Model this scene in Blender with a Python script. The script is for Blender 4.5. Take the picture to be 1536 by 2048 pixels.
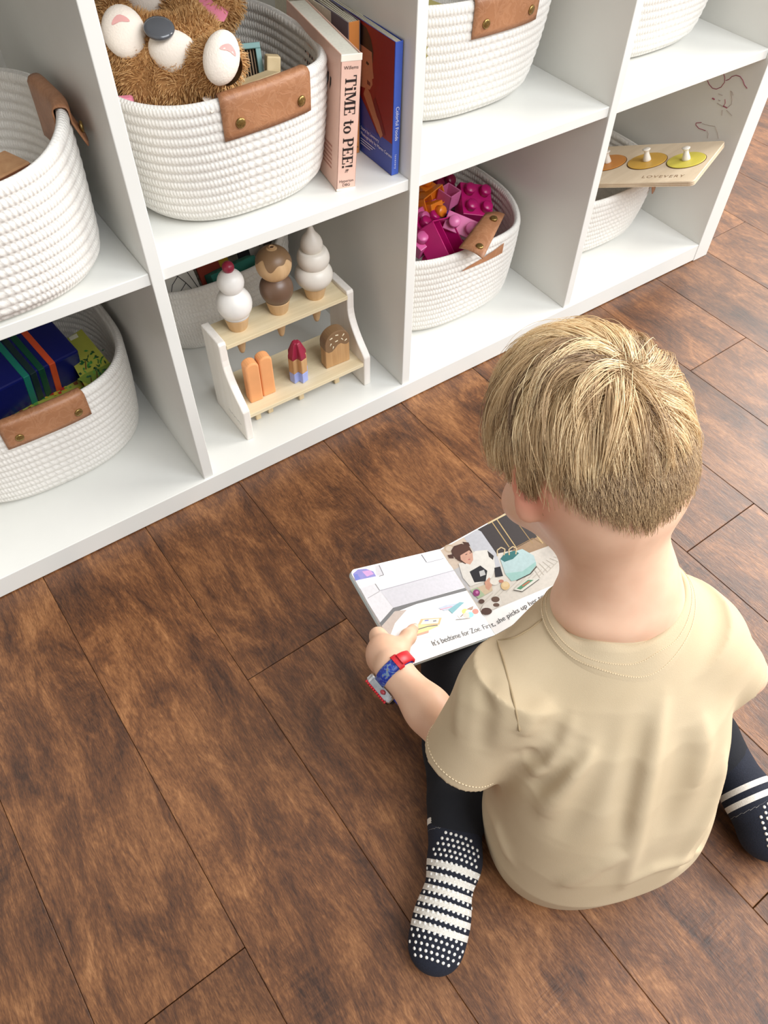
import bpy, bmesh, math, random
import numpy as np
from mathutils import Vector, Matrix, Euler
for o in list(bpy.data.objects): bpy.data.objects.remove(o)
SC = bpy.context.scene; COL = SC.collection
PI = math.pi; UP = np.array([0, 0, 1.])
random.seed(7); RNG = np.random.default_rng(7)
# ------------------------------------------------------------------ camera, world, lights, exposure
CAM_POS = np.array([-0.20449, -0.72702, 0.89622]); CAM_ROT = (0.654468, -0.012112, -0.607052); FPX = 1544.9
cd = bpy.data.cameras.new('camera'); cam = bpy.data.objects.new('camera', cd); COL.objects.link(cam)
cam.location = CAM_POS; cam.rotation_euler = CAM_ROT
cd.sensor_fit = 'VERTICAL'; cd.sensor_height = 36; cd.lens = FPX/2048*36; cd.clip_start = .02
SC.camera = cam
w = bpy.data.worlds.new('world'); SC.world = w; w.use_nodes = True
bg = w.node_tree.nodes['Background']; bg.inputs[0].default_value = (1, .985, .96, 1); bg.inputs[1].default_value = .37
def area(name, loc, target, sx, sy, power, col):
    l = bpy.data.lights.new(name, 'AREA'); l.shape = 'RECTANGLE'; l.size = sx; l.size_y = sy; l.energy = power; l.color = col
    o = bpy.data.objects.new(name, l); COL.objects.link(o); o.location = loc
    d = Vector(target)-Vector(loc); o.rotation_euler = d.to_track_quat('-Z', 'Y').to_euler(); return o
area('window_light_right', (3.0, -.25, 1.75), (.3, -.4, .2), 2.8, 1.6, 150, (1, .975, .94))
area('window_light_behind', (.9, -2.3, 2.5), (.4, 0, .2), 2.4, 1.6, 92, (.92, .96, 1))
SC.view_settings.view_transform = 'Standard'; SC.view_settings.look = 'None'; SC.view_settings.gamma = 1
SC.view_settings.use_curve_mapping = False; SC.view_settings.exposure = 0.33
# ------------------------------------------------------------------ pixel helpers (1536 x 2048 frame)
CR = np.array(Euler(CAM_ROT, 'XYZ').to_matrix())
def ray(u, v): return CR @ np.array([(u-768)/FPX, (1024-v)/FPX, -1.])
def on(u, v, axis, val):
    d = ray(u, v); return CAM_POS+d*((val-CAM_POS[axis])/d[axis])
def dep(u, v, z): return CAM_POS+ray(u, v)*z
def onplane(u, v, p0, n):
    d = ray(u, v); return CAM_POS+d*(np.dot(np.asarray(p0)-CAM_POS, n)/np.dot(d, n))
# ------------------------------------------------------------------ materials
def lin(c):
    c = [x/255 for x in c[:3]]
    return tuple(x/12.92 if x <= .04045 else ((x+.055)/1.055)**2.4 for x in c)+(1,)
MATS = {}
class NT:
    def __init__(s, name):
        s.m = bpy.data.materials.new(name); s.m.use_nodes = True; s.t = s.m.node_tree; s.b = s.t.nodes['Principled BSDF']; s._tc = None
    def n(s, typ, **k):
        nd = s.t.nodes.new('ShaderNode'+typ)
        for a, b in k.items(): setattr(nd, a, b)
        return nd
    def l(s, a, b): s.t.links.new(a, b)
    def tc(s, which='Object'):
        if not s._tc: s._tc = s.n('TexCoord')
        return s._tc.outputs[which]
    def math(s, op, a, b=None, clamp=False):
        nd = s.n('Math', operation=op); nd.use_clamp = clamp
        for i, x in enumerate((a, b)):
            if x is None: continue
            if isinstance(x, (int, float)): nd.inputs[i].default_value = x
            else: s.l(x, nd.inputs[i])
        return nd.outputs[0]
    def mapping(s, vec, scale=(1, 1, 1), rot=(0, 0, 0), loc=(0, 0, 0)):
        nd = s.n('Mapping'); s.l(vec, nd.inputs[0]); nd.inputs['Scale'].default_value = scale; nd.inputs['Rotation'].default_value = rot; nd.inputs['Location'].default_value = loc
        return nd.outputs[0]
    def noise(s, vec, scale, detail=3, rough=.5, dist=0):
        nd = s.n('TexNoise'); s.l(vec, nd.inputs['Vector']); nd.inputs['Scale'].default_value = scale; nd.inputs['Detail'].default_value = detail
        nd.inputs['Roughness'].default_value = rough; nd.inputs['Distortion'].default_value = dist
        return nd.outputs['Fac']
    def ramp(s, fac, stops):
        nd = s.n('ValToRGB'); s.l(fac, nd.inputs[0]); cr = nd.color_ramp
        while len(cr.elements) < len(stops): cr.elements.new(.5)
        for e, (p, c) in zip(cr.elements, stops): e.position = p; e.color = lin(c)
        return nd.outputs[0]
    def mix(s, fac, a, b, typ='MIX'):
        nd = s.n('MixRGB', blend_type=typ)
        for i, x in zip((0, 1, 2), (fac, a, b)):
            if isinstance(x, (int, float)): nd.inputs[i].default_value = x
            elif isinstance(x, tuple): nd.inputs[i].default_value = x
            else: s.l(x, nd.inputs[i])
        return nd.outputs[0]
    def bump(s, h, strength=.3, dist=.001, prev=None):
        nd = s.n('Bump'); s.l(h, nd.inputs['Height']); nd.inputs['Strength'].default_value = strength; nd.inputs['Distance'].default_value = dist
        if prev is not None: s.l(prev, nd.inputs['Normal'])
        return nd.outputs[0]
    def set(s, col=None, rough=None, normal=None, **k):
        if col is not None:
            if isinstance(col, tuple): s.b.inputs['Base Color'].default_value = col
            else: s.l(col, s.b.inputs['Base Color'])
        if rough is not None:
            if isinstance(rough, (int, float)): s.b.inputs['Roughness'].default_value = rough
            else: s.l(rough, s.b.inputs['Roughness'])
        if normal is not None: s.l(normal, s.b.inputs['Normal'])
        for a, b in k.items():
            s.b.inputs[a.replace('_', ' ')].default_value = b
        return s.m
def mat(name, col, rough=.5, bump=None, var=None, **k):
    """plain procedural material: colour with a soft noise variation and fine relief"""
    if name in MATS: return MATS[name]
    t = NT(name); c = lin(col)
    vs, va = var or (30, .06)
    nz = t.noise(t.tc(), vs, 3)
    dk = tuple(x*(1-va) for x in c[:3])+(1,); lt = tuple(min(1, x*(1+va)) for x in c[:3])+(1,)
    cr = t.n('ValToRGB'); t.l(nz, cr.inputs[0]); cr.color_ramp.elements[0].position = .3; cr.color_ramp.elements[1].position = .7
    cr.color_ramp.elements[0].color = dk; cr.color_ramp.elements[1].color = lt
    nm = None
    if bump: nm = t.bump(t.noise(t.tc(), bump[0], 4), bump[1], bump[2] if len(bump) > 2 else .001)
    MATS[name] = t.set(cr.outputs[0], rough, nm, **k); return MATS[name]
def grainmat(name, c0, c1, rough=.5, axis=0, scale=1.0, strength=.15, coat=0):
    """pale wood with grain running along an axis"""
    if name in MATS: return MATS[name]
    t = NT(name); sc = [90*scale]*3; sc[axis] = 5*scale
    v = t.mapping(t.tc(), tuple(sc)); nz = t.noise(v, 1, 4, .6, .4)
    col = t.ramp(nz, [(.3, c0), (.7, c1)])
    MATS[name] = t.set(col, rough, t.bump(nz, strength, .0004), Coat_Weight=coat); return MATS[name]
def printmat(name='print_ink', rough=.45):
    if name in MATS: return MATS[name]
    t = NT(name); a = t.n('VertexColor'); a.layer_name = 'ink'
    nz = t.noise(t.tc(), 260, 3)
    c = t.mix(.34, a.outputs[0], t.ramp(nz, [(.3, (130, 130, 130)), (.7, (176, 176, 176))]), 'MULTIPLY')
    MATS[name] = t.set(c, rough); return MATS[name]
# ------------------------------------------------------------------ objects and meshes
OFF = {}
def props(o, label=None, cat=None, group=None, kind=None):
    if label: o['label'] = label
    if cat: o['category'] = cat
    if group: o['group'] = group
    if kind: o['kind'] = kind
    return o
def thing(name, label, cat, loc=(0, 0, 0), group=None, kind=None):
    o = bpy.data.objects.new(name, None); COL.objects.link(o); o.location = loc; o.empty_display_size = .02
    OFF[o.name] = np.array(loc, float); return props(o, label, cat, group, kind)
def link(name, me, material=None, parent=None, smooth=False, **p):
    o = bpy.data.objects.new(name, me); COL.objects.link(o)
    if material is not None and hasattr(me, 'materials'): me.materials.append(material)
    if parent is not None:
        o.parent = parent; OFF[o.name] = OFF[parent.name]
    if smooth and hasattr(me, 'polygons'):
        me.polygons.foreach_set('use_smooth', [True]*len(me.polygons))
    return props(o, **p)
def rotz(a): c, s = math.cos(a), math.sin(a); return np.array([[c, -s, 0], [s, c, 0], [0, 0, 1.]])
def rotx(a): c, s = math.cos(a), math.sin(a); return np.array([[1., 0, 0], [0, c, -s], [0, s, c]])
def roty(a): c, s = math.cos(a), math.sin(a); return np.array([[c, 0, s], [0, 1., 0], [-s, 0, c]])
def basis(x, y=None, z=None):
    """rotation whose columns are unit x, y, z (two given vectors)"""
    n = lambda a: np.asarray(a, float)/np.linalg.norm(a)
    if y is not None: x = n(x); z = n(np.cross(x, y)); y = np.cross(z, x)
    else: z = n(z); x = n(np.asarray(x)-np.dot(x, z)*z); y = np.cross(z, x)
    return np.stack([x, y, z], 1)
class MB:
    """collects one mesh; T maps local to world"""
    def __init__(s, R=None, loc=(0, 0, 0)):
        s.v = []; s.f = []; s.c = []; s.uv = None; s.R = np.eye(3) if R is None else R; s.loc = np.asarray(loc, float); s.col = (1, 1, 1, 1)
    def add(s, vs, fs):
        b = len(s.v); s.v += [tuple(s.R@np.asarray(p, float)+s.loc) for p in vs]
        s.f += [tuple(b+i for i in q) for q in fs]; s.c += [s.col]*len(fs); return s
    def box(s, lo, hi):
        x0, y0, z0 = lo; x1, y1, z1 = hi
        return s.add([(x0, y0, z0), (x1, y0, z0), (x1, y1, z0), (x0, y1, z0), (x0, y0, z1), (x1, y0, z1), (x1, y1, z1), (x0, y1, z1)],
                     [(3, 2, 1, 0), (4, 5, 6, 7), (0, 1, 5, 4), (1, 2, 6, 5), (2, 3, 7, 6), (3, 0, 4, 7)])
    def prism(s, pts, z0, z1):
        n = len(pts)
        return s.add([(p[0], p[1], z0) for p in pts]+[(p[0], p[1], z1) for p in pts],
                     [tuple(range(n))[::-1], tuple(range(n, 2*n))]+[(i, (i+1) % n, n+(i+1) % n, n+i) for i in range(n)])
    def lathe(s, prof, n=32, c=(0, 0, 0)):
        vs = []; fs = []; m = len(prof)
        for r, z in prof:
            for i in range(n):
                a = 2*math.pi*i/n; vs.append((c[0]+r*math.cos(a), c[1]+r*math.sin(a), c[2]+z))
        for j in range(m-1):
            for i in range(n):
                k = (i+1) % n; fs.append((j*n+i, j*n+k, (j+1)*n+k, (j+1)*n+i))
        fs.append(tuple(range(n))[::-1]); fs.append(tuple((m-1)*n+i for i in range(n)))
        return s.add(vs, fs)
    def tube(s, pts, r, n=8, caps=True):
        pts = [np.asarray(p, float) for p in pts]; m = len(pts); rr = r if hasattr(r, '__len__') else [r]*m
        vs = []; fs = []; up = np.array([0, 0, 1.])
        for j, p in enumerate(pts):
            t = pts[min(j+1, m-1)]-pts[max(j-1, 0)]; t /= np.linalg.norm(t)+1e-12
            a = np.cross(t, up)
            if np.linalg.norm(a) < 1e-3: a = np.cross(t, (1., 0, 0))
            a /= np.linalg.norm(a); b = np.cross(t, a); up = -b if np.dot(-b, up) > 0 else b
            for i in range(n):
                th = 2*math.pi*i/n; vs.append(p+rr[j]*(math.cos(th)*a+math.sin(th)*b))
        for j in range(m-1):
            for i in range(n):
                k = (i+1) % n; fs.append((j*n+i, j*n+k, (j+1)*n+k, (j+1)*n+i))
        if caps: fs.append(tuple(range(n))[::-1]); fs.append(tuple((m-1)*n+i for i in range(n)))
        return s.add(vs, fs)
    def grid(s, fn, nu, nv, closed=False):
        b = []; fs = []
        for j in range(nv):
            for i in range(nu): b.append(fn(i, j))
        for j in range(nv-1):
            for i in range(nu if closed else nu-1):
                k = (i+1) % nu; fs.append((j*nu+i, j*nu+k, (j+1)*nu+k, (j+1)*nu+i))
        return s.add(b, fs)
    def sphere(s, c, r, nu=16, nv=10):
        r = np.ones(3)*r; c = np.asarray(c, float); vs = [c+(0, 0, -r[2])]; fs = []
        for j in range(1, nv):
            ph = -math.pi/2+math.pi*j/nv
            for i in range(nu):
                a = 2*math.pi*i/nu; vs.append(c+r*np.array([math.cos(ph)*math.cos(a), math.cos(ph)*math.sin(a), math.sin(ph)]))
        vs.append(c+(0, 0, r[2])); e = len(vs)-1
        for i in range(nu):
            k = (i+1) % nu; fs.append((0, 1+k, 1+i)); fs.append((e, 1+(nv-2)*nu+i, 1+(nv-2)*nu+k))
            for j in range(nv-2): fs.append((1+j*nu+i, 1+j*nu+k, 1+(j+1)*nu+k, 1+(j+1)*nu+i))
        return s.add(vs, fs)
    def build(s, name, material, parent=None, smooth=False, bevel=0, seg=2, fixn=False, ink=False, **p):
        off = OFF[parent.name] if parent is not None else np.zeros(3)
        me = bpy.data.meshes.new(name); me.from_pydata([tuple(np.array(q)-off) for q in s.v], [], s.f)
        if fixn or bevel:
            bm = bmesh.new(); bm.from_mesh(me)
            if fixn: bmesh.ops.recalc_face_normals(bm, faces=bm.faces)
            if bevel:
                ed = [e for e in bm.edges if len(e.link_faces) == 2 and e.calc_face_angle() > .6]
                bmesh.ops.bevel(bm, geom=ed, offset=bevel, segments=seg, profile=.5, affect='EDGES', clamp_overlap=True)
            bm.to_mesh(me); bm.free()
        if ink:
            ca = me.color_attributes.new('ink', 'FLOAT_COLOR', 'CORNER'); k = 0
            for q, cc in zip(me.polygons, s.c):
                for _ in range(q.loop_total): ca.data[k].color = cc; k += 1
        me.update()
        return link(name, me, material, parent, smooth, **p)
def textmesh(txt, size, depth=0.0, align='LEFT', shear=0, spacing=1.0):
    c = bpy.data.curves.new('t', 'FONT'); c.body = txt; c.size = size; c.extrude = depth; c.align_x = align; c.shear = shear; c.space_character = spacing; c.resolution_u = 3
    o = bpy.data.objects.new('t', c); COL.objects.link(o); bpy.context.view_layer.update()
    me = bpy.data.meshes.new_from_object(o.evaluated_get(bpy.context.evaluated_depsgraph_get()))
    vs = [tuple(v.co) for v in me.vertices]; fs = [tuple(q.vertices) for q in me.polygons]
    bpy.data.objects.remove(o); bpy.data.curves.remove(c); bpy.data.meshes.remove(me)
    return vs, fs
# ------------------------------------------------------------------ distance-field volumes -> smooth meshes
class Vol:
    def __init__(s, lo, hi, h):
        s.lo = np.asarray(lo, float); s.h = h; s.n = np.ceil((np.asarray(hi)-s.lo)/h).astype(int)+1
        s.D = np.full(s.n, .05, np.float32)
    def region(s, lo, hi):
        a = np.clip(np.floor((np.asarray(lo)-s.lo)/s.h).astype(int), 0, s.n-1); b = np.clip(np.ceil((np.asarray(hi)-s.lo)/s.h).astype(int)+1, 1, s.n)
        sl = tuple(slice(i, j) for i, j in zip(a, b))
        ax = [s.lo[i]+s.h*np.arange(a[i], b[i]) for i in range(3)]
        return sl, np.stack(np.meshgrid(*ax, indexing='ij'), -1).astype(np.float32)
    def comb(s, sl, d, k, sub):
        A = s.D[sl]
        if sub: A = -A
        if k > 0:
            hh = np.clip(.5+.5*(d-A)/k, 0, 1); o = d*(1-hh)+A*hh-k*hh*(1-hh)
        else: o = np.minimum(A, d)
        s.D[sl] = -o if sub else o
    def cap(s, a, b, ra, rb, k=.01, sub=False):
        a = np.asarray(a, np.float32); b = np.asarray(b, np.float32); m = max(ra, rb)+k+.012
        sl, P = s.region(np.minimum(a, b)-m, np.maximum(a, b)+m)
        ab = b-a; t = np.clip(((P-a)@ab)/max(float(ab@ab), 1e-9), 0, 1)
        d = np.linalg.norm(P-a-t[..., None]*ab, axis=-1)-(ra+(rb-ra)*t); s.comb(sl, d, k, sub); return s
    def chain(s, pts, rs, k=.01, sub=False):
        for i in range(len(pts)-1): s.cap(pts[i], pts[i+1], rs[i], rs[i+1], k, sub)
        return s
    def ell(s, c, r, R=None, k=.01, sub=False):
        c = np.asarray(c, np.float32); r = np.asarray(r, np.float32); m = float(r.max())+k+.012
        sl, P = s.region(c-m, c+m); q = P-c
        if R is not None: q = q@np.asarray(R, np.float32)
        k0 = np.linalg.norm(q/r, axis=-1); k1 = np.linalg.norm(q/(r*r), axis=-1)+1e-6
        s.comb(sl, k0*(k0-1)/k1, k, sub); return s
    def fn(s, lo, hi, f, k=.01, sub=False):
        sl, P = s.region(lo, hi); s.comb(sl, f(P), k, sub); return s
    def disp(s, lo, hi, f):
        sl, P = s.region(lo, hi); s.D[sl] += f(P).astype(np.float32); return s
    def crease(s, pts, amp, wid):
        """soft ridge (amp > 0) or groove along a polyline"""
        pts = [np.asarray(p, np.float32) for p in pts]; m = wid*3
        sl, P = s.region(np.min(pts, 0)-m, np.max(pts, 0)+m); best = np.full(P.shape[:3], 9., np.float32); n = len(pts)-1; tt = np.zeros_like(best)
        for i in range(n):
            ab = pts[i+1]-pts[i]; t = np.clip(((P-pts[i])@ab)/float(ab@ab), 0, 1); d = np.linalg.norm(P-pts[i]-t[..., None]*ab, axis=-1)
            q = d < best; best[q] = d[q]; tt[q] = ((i+t)/n)[q]
        s.D[sl] -= amp*(np.exp(-(best/wid)**2) if amp < 0 else np.exp(-(best/wid)**1.25))*np.minimum(1, 4*tt*(1-tt)+.15); return s
    def mesh(s, smooth=1):
        D = s.D; S = D < 0; nx, ny, nz = D.shape
        cs = lambda A, i, j, k: A[i:nx-1+i, j:ny-1+j, k:nz-1+k]
        cnt = sum(cs(S, i, j, k).astype(np.int8) for i in (0, 1) for j in (0, 1) for k in (0, 1))
        act = (cnt > 0) & (cnt < 8); idx = np.argwhere(act); m = len(idx); vid = np.full(act.shape, -1, np.int64); vid[act] = np.arange(m)
        corner = [(i, j, k) for i in (0, 1) for j in (0, 1) for k in (0, 1)]
        val = {c: D[idx[:, 0]+c[0], idx[:, 1]+c[1], idx[:, 2]+c[2]] for c in corner}
        acc = np.zeros((m, 3)); num = np.zeros(m)
        for c in corner:
            for a in range(3):
                if c[a]: continue
                e = list(c); e[a] = 1; e = tuple(e); va, vb = val[c], val[e]; x = (va < 0) != (vb < 0)
                t = np.where(x, va/(np.where(x, va-vb, 1)), 0); p = np.array(c, float)[None]+t[:, None]*np.eye(3)[a][None]
                acc += np.where(x[:, None], p, 0); num += x
        V = s.lo+s.h*(idx+acc/num[:, None]); F = []
        for a in range(3):
            b, c = (a+1) % 3, (a+2) % 3
            sl0 = [slice(None)]*3; sl1 = [slice(None)]*3; sl0[a] = slice(0, -1); sl1[a] = slice(1, None)
            S0, S1 = S[tuple(sl0)], S[tuple(sl1)]
            for flip in (0, 1):
                e = np.argwhere((S0 & ~S1) if not flip else (~S0 & S1)); e = e[(e[:, b] > 0) & (e[:, c] > 0) & (e[:, b] < D.shape[b]-1) & (e[:, c] < D.shape[c]-1)]
                if not len(e): continue
                def g(db, dc):
                    q = e.copy(); q[:, b] -= db; q[:, c] -= dc; return vid[q[:, 0], q[:, 1], q[:, 2]]
                q = np.stack([g(1, 1), g(0, 1), g(0, 0), g(1, 0)], 1); F.append(q[:, ::-1] if flip else q)
        F = np.concatenate(F)
        for _ in range(smooth):
            A = np.zeros_like(V); N = np.zeros(m)
            for i in range(4):
                for d in (1, 3): np.add.at(A, F[:, i], V[F[:, (i+d) % 4]])
                np.add.at(N, F[:, i], 2)
            V = V*.5+.5*A/np.maximum(N, 1)[:, None]
        return V, F
    def build(s, name, material, parent=None, smooth=1, **p):
        V, F = s.mesh(smooth); off = OFF[parent.name] if parent is not None else np.zeros(3)
        return link(name, npmesh(name, V-off, F), material, parent, True, **p)
def npmesh(name, V, F):
    me = bpy.data.meshes.new(name); me.vertices.add(len(V)); me.vertices.foreach_set('co', np.asarray(V, np.float32).ravel())
    k = F.shape[1]; me.loops.add(F.size); me.loops.foreach_set('vertex_index', F.astype(np.int32).ravel())
    me.polygons.add(len(F)); me.polygons.foreach_set('loop_start', np.arange(0, F.size, k, dtype=np.int32)); me.update(calc_edges=True); return me
def smoothstep(x): x = np.clip(x, 0, 1); return x*x*(3-2*x)
# ================================================================== the setting: floor of planks, wall
def floor_material():
    t = NT('dark_wood_floor'); oi = t.n('ObjectInfo'); rnd = oi.outputs['Random']
    cmb = t.n('CombineXYZ'); t.l(t.math('MULTIPLY', rnd, 37.), cmb.inputs[0]); t.l(t.math('MULTIPLY', rnd, 91.), cmb.inputs[1])
    add = t.n('VectorMath', operation='ADD'); t.l(t.tc(), add.inputs[0]); t.l(cmb.outputs[0], add.inputs[1]); v = add.outputs[0]
    warp = t.noise(t.mapping(v, (6, 2, 1)), 1, 2); 
    wv = t.n('CombineXYZ'); t.l(t.math('MULTIPLY', t.math('SUBTRACT', warp, .5), .06), wv.inputs[0])
    add2 = t.n('VectorMath', operation='ADD'); t.l(v, add2.inputs[0]); t.l(wv.outputs[0], add2.inputs[1]); vw = add2.outputs[0]
    streak = t.noise(t.mapping(vw, (170, 22, 1)), 1, 6, .7, .9)
    fine = t.noise(t.mapping(vw, (760, 110, 1)), 1, 5, .7)
    mott = t.noise(t.mapping(vw, (20, 9, 1)), 1, 7, .68, .7)
    big = t.noise(t.mapping(vw, (5, 2.2, 1)), 1, 3, .5)
    scr = t.noise(t.mapping(vw, (26, 230, 1)), 1, 4, .6, .5)          # cross-grain scrape marks
    smask = t.math('MULTIPLY', t.math('SUBTRACT', t.noise(t.mapping(vw, (11, 4.5, 1), loc=(3, 7, 0)), 1, 3, .5), .55), 5, True)
    f = t.math('ADD', t.math('MULTIPLY', streak, .42), t.math('MULTIPLY', mott, .72))
    f = t.math('ADD', f, t.math('MULTIPLY', fine, .46)); f = t.math('ADD', f, t.math('MULTIPLY', big, .25))
    f = t.math('SUBTRACT', f, t.math('MULTIPLY', smask, t.math('MULTIPLY', t.math('SUBTRACT', scr, .30), .40)))
    f = t.math('ADD', t.math('MULTIPLY', t.math('SUBTRACT', f, .895), 2.0), .5, True)
    col = t.ramp(f, [(.06, (38, 23, 16)), (.32, (74, 45, 28)), (.55, (106, 66, 38)), (.78, (142, 94, 56)), (1., (174, 122, 78))])
    hs = t.n('HueSaturation'); t.l(col, hs.inputs['Color']); t.l(t.math('ADD', t.math('MULTIPLY', rnd, .22), .76), hs.inputs['Value'])
    rg = t.math('ADD', t.math('MULTIPLY', fine, .16), .30)
    h = t.math('ADD', t.math('MULTIPLY', streak, .8), t.math('MULTIPLY', fine, .45)); h = t.math('ADD', h, t.math('MULTIPLY', t.math('MULTIPLY', scr, smask), .7))
    return t.set(hs.outputs[0], rg, t.bump(h, .45, .0009), Specular_IOR_Level=.6)
FLOORM = floor_material()
PITCH = .1503; SKEW = .0235; X0 = -.0955   # seam at y=-.28
fl = thing('floor', 'dark brown hand-scraped wooden plank floor', 'floor', kind='structure')
MB().box((-2.2, -2.8, -.03), (4.0, .46, -.0125)).build('subfloor', mat('subfloor_dark', (24, 15, 10), .8), fl)
fixed = {0: -.2895, -2: -.551, 6: -.213, 4: -.468, 1: .23, 2: -.82, 3: .05, 5: .16, -1: .25, -3: -.05, 7: -.62}
LEN = 1.22; pl_cache = {}
fl_rot = math.atan(SKEW)
for k in range(-14, 26):
    xa = X0+k*PITCH; j = fixed.get(k, random.uniform(-1, .2))
    cuts = [j+i*LEN for i in range(-4, 4)]
    for a, b in zip(cuts, cuts[1:]):
        a2, b2 = max(a, -2.75), min(b, .44)
        if b2-a2 < .03: continue
        L = round(b2-a2, 4)
        if L not in pl_cache:
            m = MB().box((.00025, .00025, -.012), (PITCH-.00025, L-.00025, 0)); o = m.build('plank', FLOORM, bevel=.0006, seg=1); pl_cache[L] = o.data
        else:
            o = bpy.data.objects.new('plank', pl_cache[L]); COL.objects.link(o)
        o.parent = fl; o.location = (xa-SKEW*(a2+.28), a2, 0); o.rotation_euler = (0, 0, fl_rot)
WALLM = mat('wall_paint', (232, 230, 224), .8, bump=(300, .1))
MB().box((-3, .47, -.03), (4.5, .53, 2.4)).build('wall_back', WALLM, kind='structure', label='plain white painted wall behind the cube shelf', cat='wall')
# ================================================================== the cube shelf
T = .0150; PW = .351; TB = .0359; HS = .3823; TM = .0147; GAP = .0016; TD = .0381; DEP = .39; ZT = .725
def white_mat():
    t = NT('white_laminate'); n1 = t.noise(t.tc(), 6, 3); n2 = t.noise(t.tc(), 190, 4)
    col = t.ramp(n1, [(.3, (224, 223, 217)), (.7, (231, 230, 224))])
    return t.set(col, t.math('ADD', t.math('MULTIPLY', n2, .12), .27), t.bump(n2, .03, .0004))
WHITE = white_mat()
sh = thing('cube_shelf', 'long white cube storage shelf standing along the floor', 'shelf', (.35, .2, 0))
def pb(name, lo, hi, **k): return MB().box(lo, hi).build(name, WHITE, sh, bevel=.0009, **k)
xl = T-PW
pb('base_board', (xl, .0008, GAP), (3*PW, DEP, TB)); pb('top_board', (xl-TD, 0, ZT), (3*PW+TD, DEP, ZT+TD))
side_r = pb('side_panel', (3*PW, 0, 0), (3*PW+TD, DEP, ZT)); pb('side_panel', (xl-TD, 0, 0), (xl, DEP, ZT))
for i in range(3): pb('divider', (i*PW, .0041, TB), (i*PW+T, DEP, ZT))
for i in range(-1, 3): pb('shelf_board', (i*PW+T, .0072, HS-TM), ((i+1)*PW, DEP, HS))
# red marker doodle on the right panel
INK = mat('red_marker', (150, 62, 84), .6); INK2 = mat('faint_marker', (176, 160, 150), .6)
c8 = lambda u, v: on(1120+u/3.692, 120+v/3.692, 0, 3*PW-.0003)
def doodle(m, pts, wd):
    P = [c8(*q) for q in pts]; Q = []
    for i in range(len(P)-1):
        for k in range(3): Q.append(P[i]+(P[i+1]-P[i])*k/3)
    Q.append(P[-1]); m.tube(Q, [wd]*len(Q), 5)
def stroke(pts, wd, mt=None):
    m = MB(); doodle(m, pts, wd); m.build('marker_stroke', mt or INK, side_r, label='red marker stroke' if mt is None else 'faint pencil stroke')
stroke([(1088, 150), (1100, 180), (1125, 208), (1155, 215), (1190, 200), (1215, 165), (1217, 130), (1208, 100)], .0006)
stroke([(1225, 152), (1250, 142), (1270, 122), (1300, 113), (1330, 122), (1350, 150), (1362, 185), (1382, 210)], .0006)
stroke([(1045, 462), (1005, 465), (1003, 480), (1025, 505), (1075, 522)], .0006)
stroke([(1125, 282), (1142, 292)], .0011); stroke([(1205, 340), (1235, 354)], .0009); stroke([(1218, 290), (1220, 320), (1205, 345)], .0005)
for p_, w_ in (([(1260, 228), (1275, 240), (1280, 262)], .0005), ([(1260, 228), (1272, 290), (1268, 325), (1240, 350), (1205, 345), (1160, 318)], .0005), ([(1170, 295), (1185, 302)], .0007), ([(1170, 250), (1200, 262)], .0005),
               ([(1200, 370), (1196, 410)], .0005), ([(1230, 370), (1270, 410)], .0004), ([(1085, 520), (1095, 545), (1090, 578)], .0005), ([(1050, 470), (1105, 485), (1145, 490), (1165, 540), (1170, 580)], .0004)): stroke(p_, w_, INK2)
# ================================================================== rope baskets
def rope_mat():
    t = NT('white_cotton_rope'); uv = t.tc('UV'); sx = t.n('SeparateXYZ'); t.l(uv, sx.inputs[0]); u, v = sx.outputs[0], sx.outputs[1]
    fr = t.math('FRACT', v)
    ph = t.math('ADD', t.math('MULTIPLY', u, 1.0), t.math('MULTIPLY', fr, .55))
    s1 = t.math('SINE', t.math('MULTIPLY', ph, 6.2832))
    sd = t.math('FRACT', ph)                                   # the slanted stitches
    st = t.math('MULTIPLY', t.math('LESS_THAN', sd, .16), t.math('MULTIPLY', t.math('GREATER_THAN', fr, .52), t.math('LESS_THAN', fr, .9)))
    nz = t.noise(t.tc(), 420, 3)
    h = t.math('ADD', t.math('MULTIPLY', s1, .5), t.math('MULTIPLY', nz, .9)); h = t.math('SUBTRACT', h, t.math('MULTIPLY', st, .9))
    c = t.ramp(nz, [(.3, (222, 217, 208)), (.7, (234, 230, 223))])
    c = t.mix(t.math('MULTIPLY', st, .42), c, lin((196, 190, 184)))
    return t.set(c, .85, t.bump(h, .5, .0008), Sheen_Weight=.25)
ROPE = rope_mat()
def leather_mat():
    t = NT('tan_leather'); n1 = t.noise(t.tc(), 55, 4, .6, 1.2); n2 = t.noise(t.tc(), 420, 3); n3 = t.noise(t.tc(), 14, 3)
    vein = t.math('SUBTRACT', 1., t.math('MULTIPLY', t.math('ABSOLUTE', t.math('SUBTRACT', n1, .5)), 14, True))
    c = t.ramp(n3, [(.25, (142, 94, 62)), (.75, (180, 126, 88))]); c = t.mix(t.math('MULTIPLY', vein, .22), c, lin((205, 155, 118)))
    return t.set(c, .5, t.bump(t.math('ADD', n2, vein), .25, .0006))
LEATHER = leather_mat()
def brass():
    t = NT('antique_brass'); n = t.noise(t.tc(), 500, 3)
    return t.set(t.ramp(n, [(.3, (118, 96, 54)), (.7, (170, 142, 86))]), .35, Metallic=.85)
BRASS = brass()
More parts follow.
